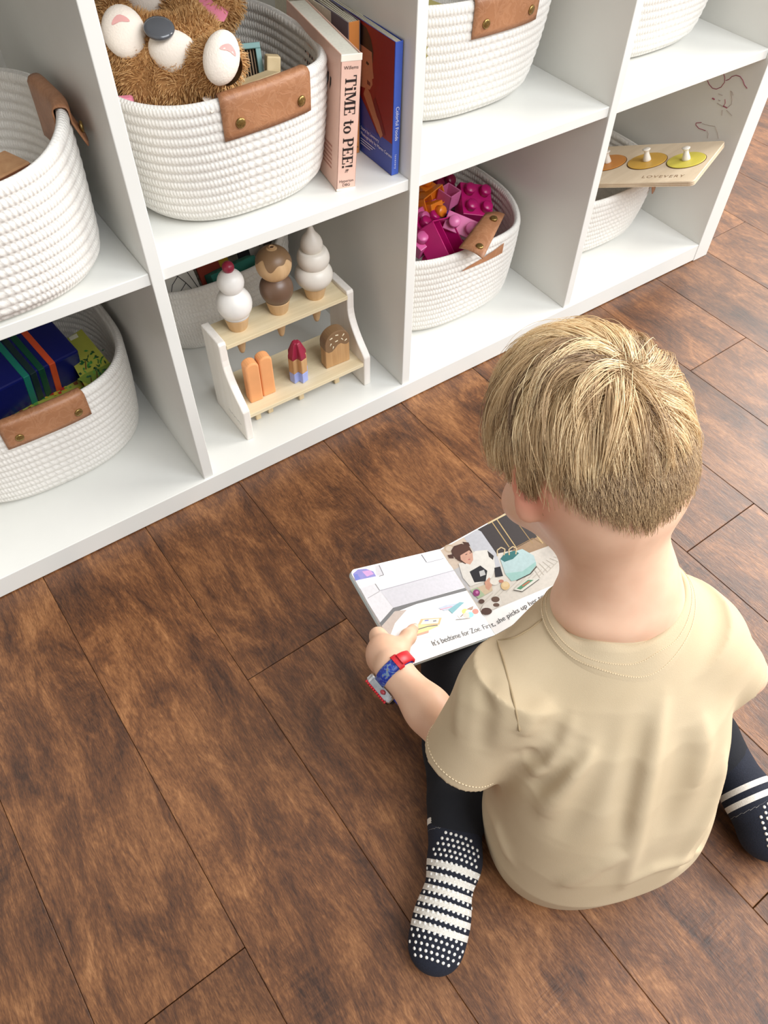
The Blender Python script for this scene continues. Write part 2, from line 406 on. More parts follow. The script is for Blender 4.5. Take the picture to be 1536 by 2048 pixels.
class Basket:
    def __init__(s, label, c, z0, a, b, h, base=.88, nexp=2.7, wave=None, rows=None, rot=0, bshift=(0, 0)):
        s.c = np.array(c, float); s.z0 = z0+.0005; s.a = a; s.b = b; s.h = h; s.base = base; s.ne = nexp; s.wave = wave or (lambda th: 0); s.rot = rot; s.bs = bshift
        s.rows = rows or int(round(h/.0104)); s.o = thing('rope_basket', label, 'basket', (c[0], c[1], s.z0), group='white rope storage baskets'); s.body()
    def rad(s, th, t, off=0.):
        """point on the wall at angle th, height fraction t (0 base, 1 rim), moved outward by off"""
        ct, st = math.cos(th), math.sin(th); n = s.ne
        e = lambda x: math.copysign(abs(x)**(2/n), x)
        tt = min(1, max(0, t)); k = s.base+(1-s.base)*(1-(1-tt)**1.9)
        k *= (1-.10*max(0, 1-tt*s.h/.022)**2)                   # rounded bottom edge
        x, y = s.a*k*e(ct)+off*ct+s.bs[0]*(1-tt), s.b*k*e(st)+off*st+s.bs[1]*(1-tt)
        z = t*(s.h+s.wave(th))
        c, d = math.cos(s.rot), math.sin(s.rot)
        return np.array([s.c[0]+c*x-d*y, s.c[1]+d*x+c*y, s.z0+z])
    def body(s):
        N = 112; rows = s.rows; wall = .0075; prof = []
        for r in range(rows):
            for q in (.0, .2, .5, .8): prof.append(((r+q)/rows, .0023*math.sin(math.pi*min(1, max(.0, q+.02)))**.7 if q else 0., r+q))
        prof.append((1., 0., rows)); P = [(t, o, v) for t, o, v in prof]
        for q in (.35, .65): P.append((1+.18/rows, -wall*q, rows+q))
        P += [(t, -wall-o, -v) for t, o, v in reversed(prof)]
        th = [2*math.pi*i/N for i in range(N)]
        V = [s.rad(a, t, o) for t, o, v in P for a in th]; F = []; UV = []
        per = math.pi*(s.a+s.b)*1.05/.0050
        for j in range(len(P)-1):
            for i in range(N):
                k = (i+1) % N; F.append((j*N+i, j*N+k, (j+1)*N+k, (j+1)*N+i))
                u0, u1 = per*i/N, per*(i+1)/N; v0, v1 = P[j][2]+.001, P[j+1][2]-.001
                UV += [(u0, v0), (u1, v0), (u1, v1), (u0, v1)]
        # flat coiled bottom
        nb = len(V); ctr = s.c.copy(); V += [np.array([ctr[0]+s.bs[0], ctr[1]+s.bs[1], s.z0]), np.array([ctr[0]+s.bs[0], ctr[1]+s.bs[1], s.z0+.008])]
        top = (len(P)-1)*N
        V2 = [V[top+i]*[1, 1, 1]+[0, 0, .008] for i in range(N)]; b2 = len(V); V += V2
        for i in range(N):
            k = (i+1) % N; F.append((nb, k, i)); UV += [(0, 0)]*3; F.append((nb+1, b2+i, b2+k)); UV += [(0, 0)]*3
        off = OFF[s.o.name]; me = bpy.data.meshes.new('basket_body'); me.from_pydata([tuple(p-off) for p in V], [], F)
        l = me.uv_layers.new(name='uv'); l.data.foreach_set('uv', np.array(UV, np.float32).ravel())
        s.bo = link('basket_body', me, ROPE, s.o, True)
    def strap(s, th0, width, out=.036, inn=.03, lift=.003, flare=0., label=None, material=None, ofs=.0028, flip=False):
        """leather strap folded over the rim around angle th0"""
        n = 14; dth = .002; p0 = s.rad(th0, 1); ds = np.linalg.norm(s.rad(th0+.01, 1)-p0)/.01; half = width/2/ds
        prof = []
        for q in np.linspace(0, 1, 7): prof.append((-out*(1-q), ofs))
        for q in np.linspace(0, math.pi, 7)[1:-1]: prof.append((lift*math.sin(q)+.001, ofs-(ofs+.0105)*(1-math.cos(q))/2))
        for q in np.linspace(0, 1, 7): prof.append((-inn*q, -.0108))
        def pt(i, j, ex):
            th = th0-half+2*half*i/(n-1); dz, o = prof[j]
            if dz < -.012 and o > 0: o += flare*(-dz-.012)/out
            tt = 1+dz/(s.h+s.wave(th)); o2 = o+(ex if o > -.004 else -ex)
            q = s.rad(th, tt, o2)
            if dz > 0: q = s.rad(th, 1, o)+np.array([0, 0, dz+ex])
            return q
        m = MB(); J = len(prof)
        A = [[pt(i, j, 0) for i in range(n)] for j in range(J)]; B = [[pt(i, j, .0016) for i in range(n)] for j in range(J)]
        vs = [p for r in A for p in r]+[p for r in B for p in r]; fs = []; q = J*n
        for j in range(J-1):
            for i in range(n-1):
                fs += [(j*n+i, j*n+i+1, (j+1)*n+i+1, (j+1)*n+i), (q+j*n+i, q+(j+1)*n+i, q+(j+1)*n+i+1, q+j*n+i+1)]
        for j in range(J-1):
            for i in (0, n-1): fs.append((j*n+i, (j+1)*n+i, q+(j+1)*n+i, q+j*n+i))
        for i in range(n-1):
            for j in (0, J-1): fs.append((j*n+i, q+j*n+i, q+j*n+i+1, j*n+i+1))
        m.add(vs, fs); so = m.build('leather_handle', material or LEATHER, s.o, True, fixn=True, label=label or 'tan leather strap handle')
        for sg in (-.62, .62):
            th = th0+half*sg; dz = -out*.62 if not flip else -inn*.6; oo = (ofs+.0022+flare*.4) if not flip else -.0128
            c = s.rad(th, 1+dz/(s.h+s.wave(th)), oo); c2 = s.rad(th, 1+dz/(s.h+s.wave(th)), oo+(.01 if not flip else -.01)); nrm = (c2-c)/np.linalg.norm(c2-c)
            R = basis((0, 0, 1) if abs(nrm[2]) < .9 else (1, 0, 0), z=nrm)
            MB(R, c).lathe([(.0052, -.0015), (.0056, .0002), (.0052, .0011), (.0038, .0017), (.0001, .002)], 20).build('rivet', BRASS, so, True, label='round antique brass rivet')
        return so
PI = math.pi
wv = lambda pk, amp, wd=.5, base=0.: (lambda th: base+sum(a*math.exp(-((math.remainder(th-p, 2*PI))/wd)**2) for p, a in zip(pk, amp)))
bk_bunny = Basket('white rope basket holding the brown plush bunny, beside the pink book', (.163, .168), HS, .133, .141, .140, base=.90, wave=wv([-1.35, 1.8], [.006, .006]), rows=14)
bk_bunny.strap(-PI/2+.10, .108, out=.040)
bk_tl = Basket('white rope basket in the upper left cube, leather handle on its right side', (-.166, .136), HS, .152, .139, .138, base=.95, wave=wv([-.35, PI], [.020, .020], .6), nexp=3.0)
bk_tl.strap(-.16, .086, out=.034, inn=.055, flare=.014)
bk_bl = Basket('white rope basket with the blue box, in the lower left cube', (-.166, .232), TB, .156, .142, .150, base=.93, wave=wv([-1.6], [.004]))
bk_bl.strap(-PI/2+.06, .118, out=.036)
bk_b2 = Basket('white rope basket behind the ice cream stand', (.192, .318), TB, .130, .074, .122, base=.88, wave=wv([-.35], [.05], .5))
bk_b3 = Basket('white rope basket full of pink and orange blocks', (.530, .216), TB, .160, .152, .150, base=.92, wave=wv([-.75], [-.012], .5))
def folded_handle(bk):
    q = lambda u, v, z: on(800+u/4.042, 330+v/4.042, 2, z)
    A, B_, C_, D_ = q(690, 388, .206), q(848, 396, .203), q(672, 752, .199), q(478, 664, .202)
    n = np.cross(B_-A, D_-A); n /= np.linalg.norm(n); n = n if n[2] > 0 else -n; N = 9; m = MB(); lay = []
    for e in (0, -.0022):
        for j in range(N):
            for i in range(N):
                s, t = i/(N-1), j/(N-1); p = (A*(1-s)+B_*s)*(1-t)+(D_*(1-s)+C_*s)*t; lay.append(p+n*(e+.004*math.sin(PI*s)))
    fs = []; K_ = N*N
    for j in range(N-1):
        for i in range(N-1): a = j*N+i; fs += [(a, a+1, a+N+1, a+N), (K_+a, K_+a+N, K_+a+N+1, K_+a+1)]
    for i in range(N-1):
        for a, b in ((i, i+1), ((N-1)*N+i, (N-1)*N+i+1), (i*N, (i+1)*N), (i*N+N-1, (i+1)*N+N-1)): fs.append((a, b, K_+b, K_+a))
    so = m.add(lay, fs).build('leather_handle', LEATHER, bk.o, True, fixn=True, label='tan leather strap folded over the rim')
    for u, v, z in ((760, 430, .1955), (645, 655, .1835)):
        c = (A+C_)/2; p = onplane(800+u/4.042, 330+v/4.042, c+n*.0046, n); MB(basis((1, 0, 0), z=n), p).lathe([(.0055, -.003), (.0060, .0002), (.0055, .0011), (.0038, .0017), (.0001, .002)], 20).build('rivet', BRASS, so, True)
    m = MB(); m.grid(lambda i, j: bk.rad(-1.66+.36*i/7, .80+.012*i/7+.13*j*(i/7)**.7, .0045), 8, 2); m.build('strap_end', LEATHER, bk.o, True, label='strap end showing through the slit')
folded_handle(bk_b3)
bk_b4 = Basket('white rope basket under the wooden puzzle board', (.882, .222), TB, .150, .145, .122, base=.86)
bk_b4.strap(-.80, .07, out=.03, flare=.012)
bk_t3 = Basket('white rope basket in the upper cube right of the books', (.530, .222), HS, .158, .150, .150, base=.86)
bk_t3.strap(-PI/2+.08, .108, out=.040)
bk_t4 = Basket('white rope basket in the upper right cube, cut off at the top', (.884, .216), HS, .155, .148, .155, base=.86)
# ================================================================== ice cream stand and its toys
PLY = grainmat('birch_plywood', (216, 198, 160), (232, 216, 182), .5, 0); BIRCH = grainmat('pale_birch', (230, 222, 212), (240, 234, 226), .55, 2)
CONEW = grainmat('cone_wood', (198, 160, 114), (218, 182, 138), .5, 2, .8); DARKW = grainmat('bar_wood', (184, 140, 92), (206, 164, 116), .5, 2, 1.6); STICK = grainmat('stick_wood', (214, 188, 144), (230, 208, 168), .5, 2)
CREAM = mat('cream_paint', (238, 234, 228), .38); CREAM2 = mat('ivory_paint', (226, 218, 206), .4); CHOC = mat('chocolate_paint', (112, 86, 68), .35)
CARAMEL = mat('caramel_paint', (134, 104, 74), .4); RASP = mat('raspberry_paint', (150, 36, 62), .35); PEACH = mat('peach_paint', (238, 168, 112), .45); LILAC = mat('lilac_blue_paint', (160, 172, 226), .45)
st = thing('display_stand', 'two-step wooden display stand for toy ice creams in the lower cube', 'toy stand', (.2, .085, TB))
prof = [(.036, TB), (.134, TB), (.134, .189), (.082, .189), (.080, .185), (.080, .158)]
for i in range(1, 10):
    q = i/10; a = q*PI/2; prof.append((.080-.044*(q**1.5), .158-.064*q**.85))
prof += [(.036, .092)]
for x0, lb in ((.088, None), (.3, None)):
    R = np.array([[0, 0, 1.], [1, 0, 0], [0, 1, 0]])   # profile (y,z) -> extrude along x
    MB(R, (x0, 0, 0)).prism(prof, 0, .012).build('side_panel', BIRCH, st, fixn=True, bevel=.0018)
MB().box((.0995, .079, .176), (.3005, .134, .1825)).build('upper_shelf', PLY, st, bevel=.0006)
MB().box((.0995, .038, .0755), (.3005, .134, .082)).build('lower_shelf', PLY, st, bevel=.0006)
# small faint script on the left panel, too faint to read
m = MB(np.array([[0, 0, -1.], [-1, 0, 0], [0, 1, 0]]), (.0879, .088, .060)); m.tube([(.0011*k, .0016*math.sin(k*1.9)+.0010*math.sin(k*.7), 0) for k in range(36)], .00022, 4).build('faint_print', mat('faint_grey_ink', (176, 170, 164), .6), st)
UZ = .1828; LZ = .0823
def ballprof(r, zc, z0, z1, n=14, sq=1.0):
    out = []
    for i in range(n+1):
        z = z0+(z1-z0)*i/n; d = min(1, abs(z-zc)/(r*sq)); out.append((max(.0003, r*math.sqrt(max(0, 1-d*d))), z))
    return out
def cone_base(o, x, y, cupr=.018, h=.021):
    MB(loc=(x, y, UZ)).lathe([(.0004, -.047), (.0032, -.0455), (.0045, -.042), (.0118, -.003), (.0125, 0), (.0135, .0015), (cupr*.98, h*.92), (cupr, h), (cupr*.9, h+.001)], 36).build('wafer_cone', CONEW, o, True)
def cone_thing(lb, x): return thing('toy_ice_cream', lb, 'toy ice cream', (x, .107, UZ), group='wooden toy ice creams')
x = .133; o = cone_thing('wooden ice cream cone with two white scoops and red cherry', x); cone_base(o, x, .107)
MB(loc=(x, .107, UZ)).lathe([(.012, .0215), (.019, .0225)]+ballprof(.0248, .041, .024, .0635)+[(.011, .0635)], 40).build('scoop', CREAM, o, True)
MB(loc=(x, .107, UZ)).lathe([(.008, .0615)]+ballprof(.0183, .0755, .062, .0925)+[(.004, .0935)], 40).build('scoop', CREAM, o, True)
MB(loc=(x, .107, UZ)).lathe(ballprof(.0082, .0985, .0915, .10669), 28).build('cherry', RASP, o, True, label='dark red cherry')
x = .1995; o = cone_thing('wooden ice cream cone with brown scoop below a caramel-topped scoop', x); cone_base(o, x, .107)
MB(loc=(x, .107, UZ)).lathe([(.012, .0205), (.018, .0215)]+ballprof(.024, .0385, .0225, .0595)+[(.012, .0595)], 40).build('scoop', CHOC, o, True, label='chocolate brown scoop')
sc = MB(loc=(x, .107, UZ)).lathe([(.010, .0555)]+ballprof(.0250, .0785, .057, .1025)+[(.004, .1032)], 44).build('scoop', CONEW, o, True, label='plain wood scoop')
m = MB(loc=(x, .107, UZ)); R_ = .0254
def glaze(i, j, n=72, rows=10):
    a = 2*PI*i/n; low = .0085+.0045*math.sin(4*a+.6)+.003*math.sin(7*a+2); z = low+(.0242-low)*j/(rows-1); r = math.sqrt(max(1e-8, R_*R_-z*z)); return (max(.0042, r)*math.cos(a), max(.0042, r)*math.sin(a), .0785+z)
m.grid(glaze, 72, 10, True).build('caramel_glaze', CARAMEL, sc, True)
MB(loc=(x, .107, UZ)).lathe([(.0002, .1032), (.0040, .10335), (.0044, .1046), (.0038, .1052), (.0030, .1046), (.0028, .1038), (.0002, .1037)], 24).build('hole_rim', CONEW, sc, True)
MB(loc=(x, .107, UZ)).lathe([(.0001, .1038), (.0028, .10385)], 20).build('hole', mat('hole_brown', (96, 66, 44), .8), sc)
x = .2612; o = cone_thing('wooden ice cream cone with tall white three-tier swirl', x); cone_base(o, x, .107)
MB(loc=(x, .107, UZ)).lathe([(.012, .0205), (.020, .0215)]+ballprof(.0278, .0375, .0235, .0525, sq=.78)+[(.018, .0525)], 44).build('swirl_tier', CREAM2, o, True)
MB(loc=(x+.001, .107, UZ)).lathe([(.014, .0505)]+ballprof(.0235, .0645, .0515, .0775, sq=.9)+[(.012, .0775)], 44).build('swirl_tier', CREAM2, o, True)
MB(loc=(x, .107, UZ)).lathe([(.010, .0755), (.0140, .0785), (.0158, .084), (.0155, .0895), (.0135, .0955), (.0100, .1005), (.0066, .1045), (.0048, .1085), (.0036, .1125), (.0018, .1155), (.0002, .1162)], 40).build('swirl_tier', CREAM2, o, True)
# ---- pops on the lower step
def pop_thing(lb, x): return thing('toy_ice_pop', lb, 'toy ice pop', (x, .07, LZ), group='wooden toy ice pops')
def stick(o, x, y): MB().box((x-.0042, y-.0024, LZ-.0440), (x+.0042, y+.0024, LZ+.002)).build('stick', STICK, o, bevel=.001)
def barprof(w, h, r=None, n=10):
    r = r or w/2; P = [(-w/2, 0), (w/2, 0)]
    for i in range(n+1):
        a = PI*i/n; P.append((w/2*math.cos(a), h-r+r*math.sin(a)))
    return P
XZ = np.array([[1., 0, 0], [0, 0, -1], [0, 1, 0]])
o = pop_thing('pair of peach orange wooden ice pops side by side', .13)
for x, dy in ((.1235, .0), (.1460, .002)):
    MB(rotz(-.06)@XZ, (x, .0655+dy, LZ)).prism(barprof(.0208, .072, .0085), -.0088, .0088).build('bar', PEACH, o, fixn=True, bevel=.0022); stick(o, x, .0655+dy)
o = pop_thing('rocket-shaped wooden ice pop, red tip, lilac base', .192)
def star(w, s): return [(-s, -w), (s, -w), (s, -s), (w, -s), (w, s), (s, s), (s, w), (-s, w), (-s, s), (-w, s), (-w, -s), (-s, -s)]
cx, cy = .2005, .066; Rr = rotz(.25)
MB(Rr, (cx, cy, LZ)).prism(star(.0142, .0056), 0, .0185).build('lilac_base', LILAC, o, fixn=True, bevel=.001)
MB(Rr, (cx, cy, LZ)).prism(star(.0141, .0055), .0185, .044).build('wood_middle', DARKW, o, fixn=True, bevel=.0008)
A = star(.0142, .0056); B = [(p[0]*.55, p[1]*.55) for p in A]; B2 = [(max(-.0052, min(.0052, p[0]*.5)), max(-.0052, min(.0052, p[1]*.5))) for p in A]
m = MB(Rr, (cx, cy, LZ)); n = 12
m.add([(p[0], p[1], .044) for p in A]+[(p[0]*.98, p[1]*.98, .0505) for p in A]+[(p[0], p[1], .066) for p in B]+[(p[0], p[1], .0705) for p in B2],
      [tuple(range(n))[::-1], tuple(range(3*n, 4*n))]+[(k*n+i, k*n+(i+1) % n, (k+1)*n+(i+1) % n, (k+1)*n+i) for k in range(3) for i in range(n)])
m.build('red_tip', RASP, o, fixn=True, bevel=.0012); stick(o, cx, cy)
o = pop_thing('brown glazed wooden ice cream bar with sprinkles', .254)
cx, cy = .2665, .066; Rb = rotz(-.05)@XZ
MB(Rb, (cx, cy, LZ)).prism(barprof(.042, .065, .021, 16), -.0085, .0085).build('bar', DARKW, o, fixn=True, bevel=.0016)
top = [(.0214*math.cos(PI*i/18), .044+.0214*math.sin(PI*i/18)) for i in range(19)]
low = [(-.0214, .035), (-.016, .0295), (-.010, .0295), (-.005, .033), (.001, .039), (.006, .040), (.011, .036), (.016, .034), (.0214, .037)]
gz = MB(Rb, (cx, cy, LZ)).prism(top+low, -.0089, .0089).build('caramel_glaze', CARAMEL, o, fixn=True, bevel=.0012)
SPR = mat('cream_sprinkle', (244, 232, 200), .5)
for sx, sz, a in ((-.011, .051, .3), (-.001, .054, -.2), (.010, .050, .8), (-.012, .040, 1.1), (-.002, .043, .1), (.008, .043, -.9), (-.008, .033, 1.3), (.014, .039, .5)):
    d = np.array([math.cos(a), math.sin(a)])*.0024; p = np.array([sx, sz+.0045]); m = MB(Rb, (cx, cy, LZ))
    m.tube([(p[0]-d[0], p[1]-d[1], .0091), (p[0]+d[0], p[1]+d[1], .0091)], .0008, 8); m.build('sprinkle', SPR, gz, True)
stick(o, cx, cy)
# ================================================================== the three books
PAGE = mat('page_edges', (226, 220, 200), .8, var=(400, .08)); 
def ink(n, c, r=.5): return mat(n, c, r)
SER = {}
def slab(letter):
    """serif capitals and small letters from strokes, unit cap height; returns list of polygons and width"""
    B = lambda x0, y0, x1, y1: [(x0, y0), (x1, y0), (x1, y1), (x0, y1)]
    def ring(cx, cy, rx, ry, tx, ty, a0=0, a1=2*PI, n=20):
        out = []
        for i in range(n):
            a, b = a0+(a1-a0)*i/n, a0+(a1-a0)*(i+1)/n
            out.append([(cx+rx*math.cos(a), cy+ry*math.sin(a)), (cx+rx*math.cos(b), cy+ry*math.sin(b)), (cx+(rx-tx)*math.cos(b), cy+(ry-ty)*math.sin(b)), (cx+(rx-tx)*math.cos(a), cy+(ry-ty)*math.sin(a))])
        return out
    sf = .07
    if letter == 'T': return [B(.31, 0, .51, 1), B(.2, 0, .62, sf), B(0, .93, .82, 1), B(0, .72, .09, .95), B(.73, .72, .82, .95)], .86
    if letter == 'i': return [B(.1, 0, .28, .68), B(.02, 0, .36, sf), B(.02, .62, .28, .68), B(.09, .8, .29, .98)], .4
    if letter == 'M': return [B(.1, 0, .19, 1), B(.8, 0, 1.0, 1), B(.02, 0, .3, sf), B(.7, 0, 1.1, sf), B(.0, .93, .3, 1), B(.8, .93, 1.1, 1), [(.12, 1), (.36, 1), (.62, .1), (.5, .1)], [(.5, .1), (.58, .1), (.86, 1), (.78, 1)]], 1.14
    if letter == 'E': return [B(.1, 0, .3, 1), B(0, 0, .72, sf), B(0, .93, .7, 1), B(.3, .47, .52, .54), B(.48, .38, .55, .63), B(.64, .02, .72, .28), B(.63, .74, .7, .98)], .78
    if letter == 't': return [B(.14, .06, .32, .9), B(.02, .61, .46, .68), B(.22, 0, .42, .08), B(.38, 0, .48, .14)], .5
    if letter == 'o': return ring(.34, .34, .33, .35, .19, .07), .7
    if letter == 'P': return [B(.1, 0, .3, 1), B(0, 0, .42, sf), B(0, .93, .45, 1), B(.3, .44, .45, .51)]+ring(.44, .72, .32, .28, .19, .07, -PI/2, PI/2, 12), .8
    if letter == '!': return [[(.06, 1), (.28, 1), (.21, .3), (.13, .3)], B(.07, 0, .27, .18)], .36
    return [], .34
def slabtext(m, txt, size, z):
    x = 0
    for ch in txt:
        ps, wd = slab(ch)
        for p in ps: m.add([(x+q[0]*size, q[1]*size, z) for q in p], [tuple(range(len(p)))])
        x += wd*size
    return x
class Frame:
    """book frame: x = thickness to the right, y = depth away from the spine, z = up"""
    def __init__(s, o, ang, lean): s.R = rotz(ang)@roty(lean); s.o = np.asarray(o, float)
    def mb(s): return MB(s.R, s.o)
    def spine(s, x, z):   # lettering reading downward on the spine; local: x -> down, y -> right
        return MB(s.R@np.array([[0, 1., 0], [0, 0, -1], [-1, 0, 0]]), s.o+s.R@np.array([x, -.0003, z]))
    def spine_up(s, x, z): return MB(s.R@np.array([[1., 0, 0], [0, 0, -1], [0, 1, 0]]), s.o+s.R@np.array([x, -.0003, z]))
    def left(s, y, z): # print on left cover: local x -> -depth (toward the spine), y -> up
        return MB(s.R@np.array([[0, 0, -1.], [-1, 0, 0], [0, 1, 0]]), s.o+s.R@np.array([-.0003, y, z]))
PINKM = mat('pink_cover', (230, 190, 172), .45, bump=(200, .05)); BLACK = ink('black_ink', (38, 30, 30)); WORN = mat('worn_edge_white', (240, 232, 216), .7)
o = thing('picture_book', 'pink hardback picture book with black lettering on its spine', 'book', (.266, .03, HS), group='upright books in the upper cube')
F = Frame((.2600, .0325, HS+.0006), -.17, .075); HB = .154; WB = .168; TH = .0245
m = F.mb(); m.box((0, 0, 0), (.0016, WB, HB)); m.box((TH-.0016, 0, 0), (TH, WB, HB)); m.box((0, 0, 0), (TH, .0018, HB)); m.build('cover', PINKM, o, bevel=.0012)
F.mb().box((.0017, .002, .003), (TH-.0017, WB-.003, HB-.0015)).build('page_block', mat('page_block_grey', (222, 218, 202), .8, var=(300, .05)), o)
F.mb().box((-.0004, -.0004, HB-.007), (TH+.0004, .0012, HB+.0003)).build('worn_edge', WORN, o, bevel=.0006); F.mb().box((-.0004, -.0004, -.0002), (TH+.0004, .0012, .003)).build('worn_edge', WORN, o, bevel=.0006)
m = F.spine(.0058, HB-.0215); m.R = m.R; slabtext(m, 'TiME to PEE!', .0135, 0); m.build('title_lettering', BLACK, o, label='bold black serif title')
vs, fs = textmesh('Willems', .0052, 0, 'CENTER'); F.spine_up(TH/2, HB-.0150).add(vs, fs).build('author_lettering', BLACK, o)
vs, fs = textmesh('Hyperion\nDBG', .0050, 0, 'CENTER'); F.spine_up(TH/2, .0105).add(vs, fs).build('publisher_lettering', BLACK, o)
m = F.spine_up(TH/2, .0225)
for a in range(3): m.tube([(-.002+.0016*a, .002*math.sin(a), 0), (-.001+.0012*a, .004, 0), (.0005+.001*a, .0015*a, 0)], .0003, 5)
m.build('small_emblem', BLACK, o)
STR = ink('faded_rose_ink', (186, 130, 112)); m = F.left(0, 0)
for k in range(6): m.add([(-.085, .020+.0052*k, 0), (-.018, .020+.0052*k, 0), (-.018, .0222+.0052*k, 0), (-.085, .0222+.0052*k, 0)], [(0, 1, 2, 3)])
m.build('cover_stripes', STR, o)
m = F.left(0, 0); rr = random.Random(3)
for k in range(16):
    x = -.03-.007*k; y = .118+.003*math.sin(k*1.7); m.add([(x, y-.008-rr.random()*.012, 0), (x+.004, y-.004, 0), (x+.0045, y+.006*rr.random(), 0), (x+.001, y+.004, 0)], [(0, 1, 2, 3)])
m.build('cover_lettering', BLACK, o)
# orange-spined book
o = thing('picture_book', 'book with orange spine and grey-violet cover behind the pink book', 'book', (.325, .1, HS), group='upright books in the upper cube')
F = Frame((.3205, .097, HS+.0006), -.06, .018); TH = .0155; WB = .18
ORM = mat('orange_spine', (220, 142, 74), .45); VIO = mat('grey_violet_cover', (112, 104, 112), .45)
F.mb().box((0, 0, 0), (TH, .0014, HB)).build('spine', ORM, o, bevel=.0005)
m = F.mb(); m.box((-.0002, 0, 0), (.001, WB, HB)); m.box((TH-.001, 0, 0), (TH+.0002, WB, HB)); m.build('cover', VIO, o)
for k in range(6):
    a = (k-2.5)*.004; m = F.mb(); x0 = .002+k*.0021; m.add([(x0, .002, .001), (x0+.0012, .002, .001), (x0+.0012+a, WB-.004, .001), (x0+a, WB-.004, .001), (x0, .002, HB-.001), (x0+.0012, .002, HB-.001), (x0+.0012+a, WB-.004, HB-.001), (x0+a, WB-.004, HB-.001)],
        [(3, 2, 1, 0), (4, 5, 6, 7), (0, 1, 5, 4), (1, 2, 6, 5), (2, 3, 7, 6), (3, 0, 4, 7)]); m.build('page', PAGE, o)
F.spine_up(TH-.004, .008).tube([(0, 0, 0), (.0012, .001, 0), (.0014, -.001, 0)], .0003, 5).build('spine_mark', BLACK, o)
# blue and red book
o = thing('picture_book', 'thin book with blue spine and red photo cover against the divider', 'book', (.343, .03, HS), group='upright books in the upper cube')
F = Frame((.3375, .0255, HS+.0006), -.03, .012); TH = .0100; WB = .17; HB2 = .1535
BLUEM = mat('royal_blue_cover', (52, 72, 158), .4); REDM = mat('deep_red_cover', (146, 34, 30), .42); WINK = ink('white_ink', (236, 236, 240))
F.mb().box((0, 0, 0), (TH, .0012, HB2)).build('spine', mat('bright_blue_spine', (68, 98, 190), .4), o, bevel=.0006)
m = F.mb(); m.box((-.0002, .0004, 0), (.0008, WB, HB2)); m.box((TH-.0008, .0004, 0), (TH+.0002, WB, HB2)); m.build('cover', BLUEM, o)
for k in range(4):
    a = (k-1.5)*.0012; x0 = .0018+k*.0018; m = F.mb(); m.add([(x0, .0015, .001), (x0+.0011, .0015, .001), (x0+.0011+a, WB-.003, .001), (x0+a, WB-.003, .001), (x0, .0015, HB2-.0008), (x0+.0011, .0015, HB2-.0008), (x0+.0011+a, WB-.003, HB2-.0008), (x0+a, WB-.003, HB2-.0008)],
        [(3, 2, 1, 0), (4, 5, 6, 7), (0, 1, 5, 4), (1, 2, 6, 5), (2, 3, 7, 6), (3, 0, 4, 7)]); m.build('page', PAGE, o)
# cover photo: red field, child's profile, hand and sleeve (printed, seen partly behind the orange book)
m = F.left(0, 0); q = lambda pts, c, e=0: (setattr(m, 'col', lin(c)), m.add([(-p[0], p[1], .00005*e) for p in pts], [tuple(range(len(pts)))]))
q([(.0012, .0395), (.165, .0395), (.165, HB2-.0002), (.0012, HB2-.0002)], (150, 34, 30))
q([(.075, .150), (.060, .149), (.050, .140), (.045, .128), (.046, .116), (.060, .112), (.090, .112), (.090, .150)], (52, 32, 28), 1)
q([(.048, .127), (.046, .110), (.0435, .100), (.047, .098), (.046, .092), (.052, .084), (.075, .080), (.090, .128)], (204, 142, 108), 2)
q([(.0535, .1125), (.059, .114), (.061, .111), (.056, .110)], (40, 26, 26), 3)
q([(.058, .0935), (.051, .0925), (.051, .0885), (.058, .0885)], (120, 52, 50), 3)
q([(.050, .080), (.060, .086), (.066, .074), (.052, .060), (.034, .042), (.026, .036), (.020, .045), (.036, .060)], (196, 132, 96), 4)
q([(.044, .074), (.020, .040), (.016, .045), (.026, .062), (.040, .080)], (124, 22, 26), 5)
q([(.090, .080), (.060, .060), (.030, .036), (.090, .036)], (60, 66, 150), 5)
m.build('cover_picture', printmat(), o, ink=True, label='red photo of a child in profile')
vs, fs = textmesh('Colorful Foods', .0066, 0); F.spine(.0032, .0835).add(vs, fs).build('title_lettering', WINK, o)
vs, fs = textmesh('lovevery', .0040, 0, spacing=1.3); F.spine(.0036, .026).add(vs, fs).build('publisher_lettering', WINK, o)
m = F.left(0, 0)
for i, (t, s_, y) in enumerate((('Story by Lovevery', .0058, .0295), ('Photography by Maren Caruso', .0058, .0225))):
    vs, fs = textmesh(t, s_, 0); m.add([(p[0]-.072, p[1]+y, .0006) for p in vs], fs)
m.build('cover_lettering', WINK, o)
for y_, w_ in ((.0172, .034), (.0140, .028), (.0108, .022)): F.left(0, 0).box((-.072, y_, .0003), (-.072+w_, y_+.0006, .0006)).build('fine_print_line', WINK, o)
